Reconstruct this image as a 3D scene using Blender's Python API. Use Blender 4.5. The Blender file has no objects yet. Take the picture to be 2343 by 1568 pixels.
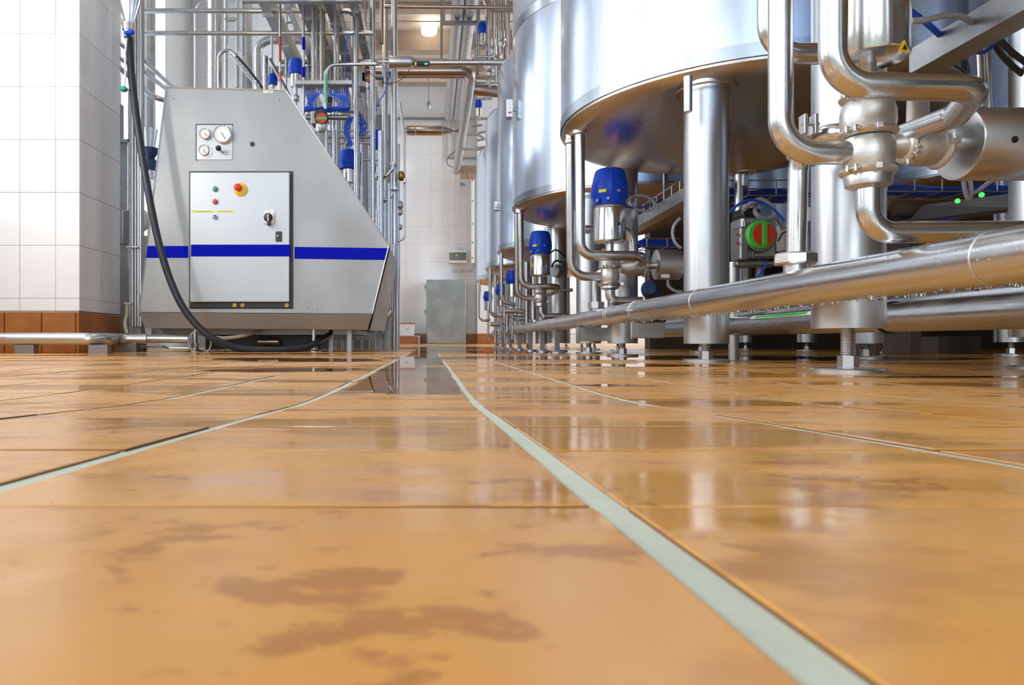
import bpy, math, random
from mathutils import Vector, Matrix, Quaternion
random.seed(7)
SC = bpy.context.scene
COL = SC.collection
PI = math.pi
F = 1600.0            # focal length in pixels of the 2343 px wide picture
CX, CY = 985.0, 784.0 # principal point
H = 0.0584            # camera height above the level part of the floor

# ------------------------------------------------------------------ camera, sky, lights, exposure
cam = bpy.data.cameras.new('camera')
cam.sensor_width = 36.0
cam.lens = 36.0 * F / 2343.0
cam.shift_x = (1171.5 - CX) / 2343.0
cam.clip_start = 0.004
cam.clip_end = 100
cam.dof.use_dof = True
cam.dof.focus_distance = 2.2
cam.dof.aperture_fstop = 30
camo = bpy.data.objects.new('camera', cam)
COL.objects.link(camo)
camo.location = (0, 0, H)
camo.rotation_euler = (PI / 2, 0, 0)
SC.camera = camo
SC.view_settings.view_transform = 'Standard'
SC.view_settings.look = 'None'
SC.view_settings.gamma = 1.0
SC.view_settings.use_curve_mapping = False
SC.view_settings.exposure = -1.25

world = bpy.data.worlds.new('sky')
SC.world = world
world.use_nodes = True
bg = world.node_tree.nodes['Background']
bg.inputs[0].default_value = (0.86, 0.93, 1.0, 1)
bg.inputs[1].default_value = 3.0

def area(name, loc, rot, sx, sy, power, color=(1, 1, 1)):
    l = bpy.data.lights.new(name, 'AREA')
    l.shape = 'RECTANGLE'; l.size = sx; l.size_y = sy
    l.energy = power; l.color = color
    o = bpy.data.objects.new(name, l); COL.objects.link(o)
    o.location = loc; o.rotation_euler = rot
    return o

WALL_X = -2.75
WIN_Z0, WIN_Z1 = 0.85, 4.05
WINS = [(5.85, 7.25), (4.75, 5.5), (2.1, 3.5), (-0.1, 1.3), (-2.3, -0.9), (-4.5, -3.1)]
REAR_Y = -5.2
REAR_WINS = [(-2.3, -0.9), (-0.5, 0.9)]
DAY = (0.83, 0.915, 1.0)
ADDED_WINS = [(8.6, 10.8)]  # added unseen window, brightens the end of the aisle
# daylight comes in through the windows of the left wall and of the wall behind the camera
for (a, b) in WINS:
    area('daylight_side', (WALL_X - 0.45, (a + b) / 2, (WIN_Z0 + WIN_Z1) / 2), (0, -PI / 2, 0), WIN_Z1 - WIN_Z0, b - a, 105 * (b - a), DAY)
for (a, b) in REAR_WINS:
    area('daylight_rear', ((a + b) / 2, REAR_Y - 0.45, 2.45), (PI / 2, 0, 0), b - a, WIN_Z1 - WIN_Z0, 175, DAY)
for (a, b) in ADDED_WINS:
    area('added_fill_right', (4.6 + 0.45, (a + b) / 2, 2.45), (0, PI / 2, 0), WIN_Z1 - WIN_Z0, b - a, 760, DAY)  # fill light behind the added window
# work lamp on the left wall, throws the hose's shadow onto the machine
wlamp = bpy.data.lights.new('wall_lamp_light', 'POINT'); wlamp.energy = 85; wlamp.shadow_soft_size = .07; wlamp.color = (1, .95, .88)
wlo = bpy.data.objects.new('wall_lamp_light', wlamp); COL.objects.link(wlo); wlo.location = (-2.45, 2.35, 1.55)
# ceiling luminaires of the hall (outside the frame)
for (x, y) in [(-0.9, -3.2), (-0.9, 0.4), (-0.9, 3.6), (-0.6, 6.4), (2.9, 8.5)]:
    area('ceiling_luminaire_light', (x, y, 4.2), (0, 0, 0), 0.3, 1.2, 26, (1.0, 0.93, 0.82))

# ------------------------------------------------------------------ helpers
def P(px, py, Y):
    return Vector(((px - CX) / F * Y, Y, (CY - py) / F * Y + H))

HT = [(-9, .0325), (0, .0325), (.07, .0353), (.16, .0387), (.27, .0425), (.375, .0462), (.48, .0501), (.585, .0545),
      (.69, .0573), (.8, .0584), (6, .0584), (11.5, .0216), (13, .0216)]
def fz(y):
    for (a, ha), (b, hb) in zip(HT, HT[1:]):
        if y <= b:
            return H - (ha + (hb - ha) * (y - a) / (b - a))
    return H - .0216

ORG = {}
def org(o):
    return ORG.get(o.name, Vector((0, 0, 0))) if o else Vector((0, 0, 0))

def frame_of(axis):
    a = Vector(axis).normalized()
    h = Vector((0, 0, 1)) if abs(a.z) < .9 else Vector((1, 0, 0))
    u = h.cross(a).normalized()
    v = a.cross(u).normalized()
    return a, u, v

class MB:
    def __init__(s):
        s.v = []; s.f = []; s.sm = []
    def add(s, vs, fs, smooth=False):
        n = len(s.v)
        s.v += [Vector(q) for q in vs]
        for f in fs:
            s.f.append([i + n for i in f]); s.sm.append(smooth)
        return s
    def box(s, x0, x1, y0, y1, z0, z1):
        return s.obox(((x0 + x1) / 2, (y0 + y1) / 2, (z0 + z1) / 2), (x1 - x0, y1 - y0, z1 - z0))
    def obox(s, c, size, rot=None, bev=0.0):
        c = Vector(c); hx, hy, hz = [q / 2 for q in size]
        R = rot if rot is not None else Matrix.Identity(3)
        if bev <= 0:
            vs = [c + R @ Vector((i * hx, j * hy, k * hz)) for i in (-1, 1) for j in (-1, 1) for k in (-1, 1)]
            return s.add(vs, [(0, 1, 3, 2), (4, 6, 7, 5), (0, 4, 5, 1), (2, 3, 7, 6), (0, 2, 6, 4), (1, 5, 7, 3)])
        b = bev
        # bevelled top/bottom ring box
        def ring(ix, iy, z):
            return [c + R @ Vector(q) for q in [(-ix + b, -iy, z), (ix - b, -iy, z), (ix, -iy + b, z), (ix, iy - b, z), (ix - b, iy, z), (-ix + b, iy, z), (-ix, iy - b, z), (-ix, -iy + b, z)]]
        rs = [ring(hx - b, hy - b, -hz), ring(hx, hy, -hz + b), ring(hx, hy, hz - b), ring(hx - b, hy - b, hz)]
        vs = [q for r in rs for q in r]
        fs = [tuple(range(7, -1, -1)), tuple(range(24, 32))]
        for k in range(3):
            for i in range(8):
                j = (i + 1) % 8
                fs.append((k * 8 + i, k * 8 + j, k * 8 + 8 + j, k * 8 + 8 + i))
        return s.add(vs, fs)
    def prism(s, pts, d):
        """closed polygon pts (3-D) swept along vector d"""
        d = Vector(d); n = len(pts); pts = [Vector(q) for q in pts]
        vs = pts + [q + d for q in pts]
        fs = [tuple(range(n - 1, -1, -1)), tuple(range(n, 2 * n))]
        fs += [(i, (i + 1) % n, n + (i + 1) % n, n + i) for i in range(n)]
        return s.add(vs, fs)
    def lathe(s, prof, o, axis=(0, 0, 1), n=24, rf=None, smooth=True):
        o = Vector(o); a, u, v = frame_of(axis)
        vs = []; fs = []
        for (r, h) in prof:
            for k in range(n):
                t = 2 * PI * k / n
                q = r * (rf(t, h) if rf else 1)
                vs.append(o + a * h + u * (q * math.cos(t)) + v * (q * math.sin(t)))
        for j in range(len(prof) - 1):
            for k in range(n):
                k2 = (k + 1) % n
                fs.append((j * n + k, j * n + k2, (j + 1) * n + k2, (j + 1) * n + k))
        if prof[0][0] > 1e-5: fs.append(tuple(range(n - 1, -1, -1)))
        if prof[-1][0] > 1e-5: fs.append(tuple(range((len(prof) - 1) * n, len(prof) * n)))
        return s.add(vs, fs, smooth)
    def cyl(s, p0, p1, r, n=16, b=0.0):
        p0 = Vector(p0); p1 = Vector(p1); d = p1 - p0; L = d.length
        pr = [(r, 0), (r, L)] if b <= 0 else [(r - b, 0), (r, b), (r, L - b), (r - b, L)]
        return s.lathe(pr, p0, d, n)
    def sphere(s, c, r, n=16, sz=1.0, axis=(0, 0, 1)):
        m = max(4, n // 2)
        pr = [(r * math.sin(PI * k / m), -r * sz * math.cos(PI * k / m)) for k in range(m + 1)]
        pr[0] = (1e-6, pr[0][1]); pr[-1] = (1e-6, pr[-1][1])
        return s.lathe(pr, c, axis, n)
    def torus(s, c, R, r, axis=(0, 0, 1), n=24, m=8):
        pr = [(R + r * math.cos(2 * PI * k / m), r * math.sin(2 * PI * k / m)) for k in range(m + 1)]
        c = Vector(c); a, u, v = frame_of(axis)
        vs = []; fs = []
        for k in range(n):
            t = 2 * PI * k / n; e = u * math.cos(t) + v * math.sin(t)
            for j in range(m):
                w = 2 * PI * j / m
                vs.append(c + e * (R + r * math.cos(w)) + a * (r * math.sin(w)))
        for k in range(n):
            for j in range(m):
                k2 = (k + 1) % n; j2 = (j + 1) % m
                fs.append((k * m + j, k2 * m + j, k2 * m + j2, k * m + j2))
        return s.add(vs, fs, True)
    def tube(s, pts, r, fil=0.0, n=12, caps=True, segs=7):
        pts = [Vector(q) for q in pts]
        path = fillet(pts, fil, segs) if fil > 0 else pts
        # parallel transport
        tang = []
        for i in range(len(path)):
            a = path[max(0, i - 1)]; b = path[min(len(path) - 1, i + 1)]
            tang.append((b - a).normalized())
        _, u, _ = frame_of(tang[0])
        vs = []; fs = []
        for i, q in enumerate(path):
            t = tang[i]
            u = (u - t * u.dot(t)).normalized()
            v = t.cross(u)
            # mitre compensation
            rr = r(i / (len(path) - 1)) if callable(r) else r
            for k in range(n):
                w = 2 * PI * k / n
                vs.append(q + u * (rr * math.cos(w)) + v * (rr * math.sin(w)))
        for i in range(len(path) - 1):
            for k in range(n):
                k2 = (k + 1) % n
                fs.append((i * n + k, i * n + k2, (i + 1) * n + k2, (i + 1) * n + k))
        if caps:
            fs.append(tuple(range(n - 1, -1, -1)))
            L = (len(path) - 1) * n
            fs.append(tuple(range(L, L + n)))
        return s.add(vs, fs, True)
    def build(s, name, m, parent=None, label=None, cat=None, group=None, kind=None, base=None, ang=38):
        me = bpy.data.meshes.new(name)
        off = org(parent)
        b = Vector(base) if base is not None else None
        if parent is None and b is None and s.v:
            zs = min(q.z for q in s.v)
            b = Vector((sum(q.x for q in s.v) / len(s.v), sum(q.y for q in s.v) / len(s.v), zs))
        if parent is not None: b = off
        me.from_pydata([tuple(q - b) for q in s.v], [], s.f)
        me.polygons.foreach_set('use_smooth', s.sm)
        me.update()
        if any(s.sm):
            me.set_sharp_from_angle(angle=math.radians(ang))
        o = bpy.data.objects.new(name, me)
        COL.objects.link(o)
        if m is not None: me.materials.append(m)
        if parent is not None:
            o.parent = parent
            ORG[o.name] = off
        else:
            o.location = b
            ORG[o.name] = b
        tag(o, label, cat, group, kind)
        return o

def tag(o, label=None, cat=None, group=None, kind=None):
    if label: o['label'] = label
    if cat: o['category'] = cat
    if group: o['group'] = group
    if kind: o['kind'] = kind
    return o

def thing(name, loc, label, cat, group=None, kind=None):
    o = bpy.data.objects.new(name, None)
    o.empty_display_size = .05
    COL.objects.link(o); o.location = loc
    ORG[o.name] = Vector(loc)
    return tag(o, label, cat, group, kind)

def fillet(pts, R, segs=7):
    out = [pts[0]]
    for i in range(1, len(pts) - 1):
        p, a, b = pts[i], pts[i - 1], pts[i + 1]
        da = (a - p); db = (b - p)
        la, lb = da.length, db.length
        da.normalize(); db.normalize()
        c = max(-1, min(1, da.dot(db)))
        ang = math.acos(c)
        if ang > PI - .02: out.append(p); continue
        t = min(R / math.tan(ang / 2), la * .499, lb * .499)
        rr = t * math.tan(ang / 2)
        bis = (da + db).normalized()
        cen = p + bis * (rr / math.sin(ang / 2))
        s0 = p + da * t - cen; s1 = p + db * t - cen
        tot = s0.angle(s1)
        ax = s0.cross(s1).normalized()
        for k in range(segs + 1):
            out.append(cen + Quaternion(ax, tot * k / segs) @ s0)
    out.append(pts[-1])
    return out

def spline(pts, k=8):
    """Catmull-Rom through pts"""
    pts = [Vector(q) for q in pts]
    ext = [pts[0] * 2 - pts[1]] + pts + [pts[-1] * 2 - pts[-2]]
    out = []
    for i in range(1, len(ext) - 2):
        a, b, c, d = ext[i - 1:i + 3]
        for j in range(k):
            t = j / k
            out.append(.5 * ((2 * b) + (c - a) * t + (2 * a - 5 * b + 4 * c - d) * t * t + (3 * b - a - 3 * c + d) * t ** 3))
    out.append(pts[-1])
    return out

# ------------------------------------------------------------------ materials
def mat(name, col, metal=0.0, rough=0.4, spec=0.5, bump=None, var=None, coat=0.0, emis=None, trans=0.0, ior=1.5, aniso=0.0, rvar=None):
    m = bpy.data.materials.new(name); m.use_nodes = True
    nt = m.node_tree; N = nt.nodes; L = nt.links
    b = N['Principled BSDF']
    b.inputs['Base Color'].default_value = (*col, 1)
    b.inputs['Metallic'].default_value = metal
    b.inputs['Roughness'].default_value = rough
    b.inputs['Specular IOR Level'].default_value = spec
    b.inputs['IOR'].default_value = ior
    b.inputs['Coat Weight'].default_value = coat
    b.inputs['Coat Roughness'].default_value = .05
    b.inputs['Transmission Weight'].default_value = trans
    if emis:
        b.inputs['Emission Color'].default_value = (*emis[0], 1)
        b.inputs['Emission Strength'].default_value = emis[1]
    if aniso:
        b.inputs['Anisotropic'].default_value = aniso
        t = N.new('ShaderNodeTangent'); t.direction_type = 'RADIAL'; t.axis = 'Z'
        L.new(t.outputs[0], b.inputs['Tangent'])
    tc = N.new('ShaderNodeTexCoord')
    def noise(scale, detail=3, sc=(1, 1, 1)):
        mp = N.new('ShaderNodeMapping'); mp.inputs['Scale'].default_value = sc
        L.new(tc.outputs['Object'], mp.inputs[0])
        n = N.new('ShaderNodeTexNoise'); n.inputs['Scale'].default_value = scale; n.inputs['Detail'].default_value = detail
        L.new(mp.outputs[0], n.inputs['Vector'])
        return n
    if var:      # (scale, other colour, stretch)
        n = noise(var[0], 4, var[2] if len(var) > 2 else (1, 1, 1))
        mx = N.new('ShaderNodeMix'); mx.data_type = 'RGBA'
        mx.inputs[6].default_value = (*col, 1); mx.inputs[7].default_value = (*var[1], 1)
        mr = N.new('ShaderNodeMapRange'); mr.inputs[1].default_value = .35; mr.inputs[2].default_value = .7
        L.new(n.outputs[0], mr.inputs[0]); L.new(mr.outputs[0], mx.inputs[0])
        L.new(mx.outputs[2], b.inputs['Base Color'])
    if rvar:     # (scale, r0, r1, stretch)
        n = noise(rvar[0], 4, rvar[3] if len(rvar) > 3 else (1, 1, 1))
        mr = N.new('ShaderNodeMapRange'); mr.inputs[1].default_value = .3; mr.inputs[2].default_value = .7
        mr.inputs[3].default_value = rvar[1]; mr.inputs[4].default_value = rvar[2]
        L.new(n.outputs[0], mr.inputs[0]); L.new(mr.outputs[0], b.inputs['Roughness'])
    if bump:     # (scale, strength, stretch, distance)
        n = noise(bump[0], 3, bump[2] if len(bump) > 2 else (1, 1, 1))
        bp = N.new('ShaderNodeBump'); bp.inputs['Strength'].default_value = bump[1]
        bp.inputs['Distance'].default_value = bump[3] if len(bump) > 3 else .002
        L.new(n.outputs[0], bp.inputs['Height']); L.new(bp.outputs[0], b.inputs['Normal'])
    return m

M = {}
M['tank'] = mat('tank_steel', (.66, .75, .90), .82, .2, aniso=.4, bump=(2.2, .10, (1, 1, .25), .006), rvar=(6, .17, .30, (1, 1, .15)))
M['tank_band'] = mat('tank_band_steel', (.52, .57, .63), 1, .3, rvar=(8, .2, .36))
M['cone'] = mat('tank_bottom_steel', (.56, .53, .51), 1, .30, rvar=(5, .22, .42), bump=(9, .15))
M['leg'] = mat('leg_steel', (.60, .62, .65), 1, .34, rvar=(7, .28, .4))
M['pipe'] = mat('pipe_steel', (.55, .56, .58), 1, .28, rvar=(14, .22, .36))
M['wet'] = mat('wet_pipe_steel', (.64, .65, .67), 1, .22, bump=(200, .16, (1, 1, 1), .0007), rvar=(12, .18, .28))
M['cast'] = mat('cast_valve_steel', (.66, .645, .62), .9, .42, bump=(220, .35, (1, 1, 1), .001))
M['act'] = mat('polished_steel', (.74, .74, .74), 1, .16, rvar=(25, .1, .24, (1, 1, .1)))
M['act_h'] = mat('satin_steel', (.64, .64, .66), 1, .33)
M['panel'] = mat('panel_steel', (.37, .385, .40), .55, .42, rvar=(3, .36, .5), var=(2.2, (.31, .32, .33), (1, 1, .4)))
M['door'] = mat('door_steel', (.47, .50, .53), .8, .40, var=(1.4, (.41, .43, .45)))
M['galv'] = mat('galvanised_steel', (.48, .49, .50), .9, .42, var=(18, (.38, .39, .4)))
M['darksteel'] = mat('dark_steel', (.30, .30, .31), .9, .4)
M['cabinet'] = mat('cabinet_steel', (.36, .38, .37), .85, .42, var=(3, (.27, .29, .28)), rvar=(4, .3, .5))
M['blue'] = mat('blue_plastic', (.008, .065, .60), 0, .38, spec=.25, bump=(90, .05))
M['bluepaint'] = mat('blue_stripe_film', (.0, .004, .45), 0, .4, spec=.06)
M['cable'] = mat('blue_cable', (.012, .09, .68), 0, .4)
M['greycable'] = mat('grey_cable', (.38, .40, .46), 0, .45)
M['black'] = mat('black_plastic', (.015, .016, .018), 0, .4)
M['hose'] = mat('dark_rubber_hose', (.018, .022, .032), 0, .33, bump=(120, .1))
M['white'] = mat('white_plastic', (.80, .80, .79), 0, .35)
M['cream'] = mat('cream_hose', (.52, .44, .32), 0, .4)
M['yellow'] = mat('yellow_plastic', (.85, .52, .01), 0, .35)
M['lemon'] = mat('yellow_tape', (.80, .76, .02), 0, .5)
M['red'] = mat('red_plastic', (.72, .03, .02), 0, .3)
M['orange'] = mat('orange_plastic', (.85, .16, .02), 0, .4)
M['redtext'] = mat('red_film', (.60, .06, .03), 0, .4)
M['green'] = mat('green_plastic', (.02, .34, .20), 0, .3)
M['brightgreen'] = mat('bright_green_plastic', (.08, .62, .06), 0, .35)
M['indred'] = mat('indicator_red', (.66, .045, .012), 0, .35)
M['brass'] = mat('brass', (.42, .29, .08), 1, .35, var=(30, (.25, .17, .06)))
M['teal'] = mat('teal_plastic', (.01, .30, .25), 0, .35)
M['copper'] = mat('brown_steel', (.46, .37, .32), 1, .3)
M['led_green'] = mat('green_led', (.05, .8, .1), 0, .3, emis=((.05, 1, .12), 4))
M['led_orange'] = mat('orange_led', (.9, .2, .05), 0, .3, emis=((1, .18, .05), 4))
M['led_blue'] = mat('blue_led', (.1, .3, .9), 0, .3, emis=((.15, .35, 1), 3))
M['lamp'] = mat('lamp_diffuser', (1, .95, .85), 0, .4, emis=((1.0, .90, .72), 14))
M['wall_tile'] = mat('white_glazed_tile', (.84, .86, .89), 0, .12, spec=.5, var=(1.2, (.80, .83, .88)), bump=(5, .06, (1, 1, 1), .004))
M['tile_grout_wall'] = mat('wall_grout', (.66, .68, .70), 0, .7)
M['plaster'] = mat('white_plaster', (.84, .84, .83), 0, .7, bump=(30, .05))
M['ceil'] = mat('ceiling_paint', (.60, .53, .45), 0, .8, bump=(12, .05))
M['beam'] = mat('beam_paint', (.38, .29, .22), 0, .6)
M['winframe'] = mat('window_frame_white', (.78, .80, .80), 0, .4)
M['tag_white'] = mat('white_label', (.82, .82, .84), 0, .4)
M['tag_grey'] = mat('grey_print', (.25, .27, .28), 0, .5)
M['rubber'] = mat('door_seal_rubber', (.03, .035, .035), 0, .45)
M['skirt'] = mat('terracotta_skirting_tile', (.42, .155, .032), 0, .28, var=(6, (.30, .10, .022)), bump=(14, .1))
M['tile_edge'] = mat('shaded_tile_edge', (.20, .075, .02), 0, .7)  # tile sides coloured dark to stand for shade in the joints
M['grout'] = mat('floor_grout', (.60, .64, .53), 0, .8, var=(9, (.50, .54, .46)), bump=(160, .5, (1, 1, 1), .001))
M['shadebrown'] = mat('shaded_brown_paint', (.10, .075, .06), 0, .6)  # brown darkened to hold the shade behind the tanks
M['darkblue'] = mat('dark_blue_paint', (.012, .04, .14), 0, .45)
M['glass'] = mat('gauge_glass', (.9, .92, .92), 0, .08, spec=.6)
M['bucketred'] = mat('brick_red_plastic', (.45, .10, .06), 0, .4)

def mat_water():
    m = bpy.data.materials.new('water_film'); m.use_nodes = True
    nt = m.node_tree; N = nt.nodes; L = nt.links
    N.remove(N['Principled BSDF'])
    out = N['Material Output']
    tr = N.new('ShaderNodeBsdfTransparent'); tr.inputs[0].default_value = (.97, .93, .88, 1)
    gl = N.new('ShaderNodeBsdfGlossy'); gl.inputs['Roughness'].default_value = .02; gl.inputs['Color'].default_value = (1, 1, 1, 1)
    fr = N.new('ShaderNodeFresnel'); fr.inputs[0].default_value = 1.33
    mx = N.new('ShaderNodeMixShader')
    tc = N.new('ShaderNodeTexCoord')
    mp = N.new('ShaderNodeMapping'); mp.inputs['Scale'].default_value = (.35, 1, 1)
    n = N.new('ShaderNodeTexNoise'); n.inputs['Scale'].default_value = 9; n.inputs['Detail'].default_value = 2
    bp = N.new('ShaderNodeBump'); bp.inputs['Strength'].default_value = .05; bp.inputs['Distance'].default_value = .002
    L.new(tc.outputs['Object'], mp.inputs[0]); L.new(mp.outputs[0], n.inputs['Vector']); L.new(n.outputs[0], bp.inputs['Height'])
    L.new(bp.outputs[0], gl.inputs['Normal'])
    L.new(fr.outputs[0], mx.inputs[0]); L.new(tr.outputs[0], mx.inputs[1]); L.new(gl.outputs[0], mx.inputs[2])
    L.new(mx.outputs[0], out.inputs[0])
    return m
M['water'] = mat_water()
M['drop'] = mat('water_drop', (.95, .97, 1), 0, .02, trans=1.0, ior=1.33)

TX0, TPX = .041, .15      # longitudinal joints of the floor tiling
TY0, TPY = .27, .105      # transverse joints
def mat_floor():
    m = bpy.data.materials.new('amber_quarry_tile'); m.use_nodes = True
    nt = m.node_tree; N = nt.nodes; L = nt.links
    b = N['Principled BSDF']
    g = N.new('ShaderNodeNewGeometry')
    def noise(scale, sc=(1, 1, 1), detail=3, rough=.5):
        mp = N.new('ShaderNodeMapping'); mp.inputs['Scale'].default_value = sc
        L.new(g.outputs['Position'], mp.inputs[0])
        n = N.new('ShaderNodeTexNoise'); n.inputs['Scale'].default_value = scale
        n.inputs['Detail'].default_value = detail; n.inputs['Roughness'].default_value = rough
        L.new(mp.outputs[0], n.inputs['Vector']); return n.outputs[0]
    def rng(x, a, b_, c=0, d=1):
        r = N.new('ShaderNodeMapRange')
        for i, q in enumerate((a, b_, c, d)): r.inputs[i + 1].default_value = q
        L.new(x, r.inputs[0]); return r.outputs[0]
    def mixc(f, a, b_):
        x = N.new('ShaderNodeMix'); x.data_type = 'RGBA'
        L.new(f, x.inputs[0])
        for i, q in ((6, a), (7, b_)):
            if isinstance(q, tuple): x.inputs[i].default_value = (*q, 1)
            else: L.new(q, x.inputs[i])
        return x.outputs[2]
    def mth(op, a, b_):
        x = N.new('ShaderNodeMath'); x.operation = op
        for i, q in ((0, a), (1, b_)):
            if isinstance(q, (int, float)): x.inputs[i].default_value = q
            else: L.new(q, x.inputs[i])
        return x.outputs[0]
    # per-tile tone
    wn = N.new('ShaderNodeAttribute'); wn.attribute_name = 'tone'
    c0 = mixc(wn.outputs['Fac'], (.74, .355, .060), (.67, .295, .044))
    c1 = mixc(rng(noise(7, (1, 1, 1)), .4, .68), c0, (.70, .35, .10))
    # brown stains and splashes with shapes of their own
    prox = None
    for (sx, sy, sr) in ((-.018, .100, .030), (-.004, .086, .020), (.024, .124, .018), (.054, .128, .016), (.021, .20, .022), (-.085, .215, .02), (.12, .19, .03), (-.05, .128, .03), (-.17, .36, .05), (.16, .115, .02)):
        dn = N.new('ShaderNodeVectorMath'); dn.operation = 'DISTANCE'
        pz = N.new('ShaderNodeVectorMath'); pz.operation = 'MULTIPLY'; pz.inputs[1].default_value = (1, 1, 0)
        L.new(g.outputs['Position'], pz.inputs[0]); L.new(pz.outputs[0], dn.inputs[0]); dn.inputs[1].default_value = (sx, sy, 0)
        q = rng(dn.outputs['Value'], 0, sr, .22, 0)
        prox = q if prox is None else mth('MAXIMUM', prox, q)
    splash = rng(mth('ADD', noise(75, (1, 1.4, 1), 5, .62), prox), .63, .70)
    st = mth('MULTIPLY', rng(noise(22, (1, 1.3, 1), 4, .62), .53, .62), rng(noise(5, (1, 1, 1), 2), .44, .58))
    c2 = mixc(mth('MULTIPLY', mth('MAXIMUM', st, splash), .55), c1, (.32, .095, .012))
    wetm = rng(noise(2.6, (.55, 1.7, 1), 4, .6), .49, .53)
    L.new(c2, b.inputs['Base Color'])
    r = N.new('ShaderNodeMix'); r.data_type = 'FLOAT'
    L.new(wetm, r.inputs[0]); L.new(rng(noise(40), .3, .7, .26, .36), r.inputs[2]); r.inputs[3].default_value = .11
    L.new(r.outputs[0], b.inputs['Roughness'])
    b.inputs['Specular IOR Level'].default_value = .5
    bp = N.new('ShaderNodeBump'); bp.inputs['Strength'].default_value = .25; bp.inputs['Distance'].default_value = .0006
    L.new(mth('ADD', noise(55, (1, 1, 1), 2), mth('MULTIPLY', noise(9, (1, 1, 1), 2), 2.0)), bp.inputs['Height'])
    L.new(bp.outputs[0], b.inputs['Normal'])
    return m
M['floor'] = mat_floor()

# ------------------------------------------------------------------ room shell
CEIL = 4.29
X1, Y1 = 4.6, 11.5
# floor: a grout bed that follows the falls of the floor, tiles laid on it
ys = [REAR_Y - .2, 0, .03, .065, .11, .155, .21, .27, .32, .375, .43, .48, .53, .585, .64, .69, .75, .8, 1.5, 3, 6, 8, 11.7]
f = MB()
for a, b in zip(ys, ys[1:]):
    f.add([(WALL_X, a, fz(a) + .0001), (X1, a, fz(a) + .0001), (X1, b, fz(b) + .0001), (WALL_X, b, fz(b) + .0001)], [(0, 1, 2, 3)])
f.add([(WALL_X, ys[0], -.12), (X1, ys[0], -.12), (X1, ys[-1], -.12), (WALL_X, ys[-1], -.12)], [(3, 2, 1, 0)])
floor = f.build('floor', M['grout'], kind='structure', base=(0, 0, 0))

def tile_verts(x0, x1, y0, y1, j):
    n = 3
    vs = []
    dz = j * .0003
    tilt = random.uniform(-.0002, .0002)
    e = .0006
    rows = [y0, y0 + e, (y0 + y1) / 2, y1 - e, y1]
    for i, y in enumerate(rows):
        for k, x in enumerate((x0, x0 + e, x1 - e, x1)):
            edge = i in (0, 4) or k in (0, 3)
            z = fz(y) + .0010 + dz + (tilt if k > 1 else -tilt) - (.0003 if edge else 0)
            vs.append((x, y, z))
    base = len(vs)
    ring = [0, 1, 2, 3, 7, 11, 15, 19, 18, 17, 16, 12, 8, 4]
    for i in ring:
        x, y, z = vs[i]; vs.append((x, y, z - .004))
    fs = []
    for i in range(4):
        for k in range(3):
            a = i * 4 + k; fs.append((a, a + 1, a + 5, a + 4))
    for q in range(len(ring)):
        q2 = (q + 1) % len(ring)
        fs.append((ring[q], base + q, base + q2, ring[q2]))
    return vs, fs
TF = 26   # faces of one tile: 12 on top, 14 round the edge
GX, GY = .0040, .0013
col_x = [TX0 + TPX * k - (.006 if k < 0 else 0) for k in range(-19, 31)]
row_y = [TY0 - .225, TY0 - .109] + [TY0 + TPY * k for k in range(0, 108)]
row_y = [-.30, -.19, -.075] + row_y
tiles = []
for x0, x1_ in zip(col_x, col_x[1:]):
    for (y0, y1) in zip(row_y, row_y[1:]):
        if x0 < WALL_X or x1_ > X1 or y1 > Y1: continue
        tiles.append((x0, x1_, y0, y1))
# tiles near enough to be told apart in the photograph are pieces of their own
far = MB(); near = []
for (x0, x1_, y0, y1) in tiles:
    vs, fs = tile_verts(x0 + GX + random.uniform(-.0006, .0006), x1_ - GX + random.uniform(-.0006, .0006), y0 + GY, y1 - GY, random.uniform(-1, 1))
    px0 = CX + F * x0 / max(y1, .02); px1 = CX + F * (x0 + TPX) / max(y1, .02)
    vis = y1 > .04 and y1 < 1.45 and px1 > -60 and px0 < 2400
    if vis:
        near.append((vs, fs))
    else:
        far.add(vs, fs)
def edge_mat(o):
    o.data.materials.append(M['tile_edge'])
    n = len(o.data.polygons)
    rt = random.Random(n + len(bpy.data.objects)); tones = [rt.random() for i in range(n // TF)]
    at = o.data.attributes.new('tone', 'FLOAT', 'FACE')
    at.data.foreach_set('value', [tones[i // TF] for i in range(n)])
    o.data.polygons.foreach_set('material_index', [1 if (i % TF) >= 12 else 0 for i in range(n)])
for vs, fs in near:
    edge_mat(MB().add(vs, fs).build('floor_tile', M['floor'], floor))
edge_mat(far.build('floor_tiles', M['floor'], floor, kind='stuff'))
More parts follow.
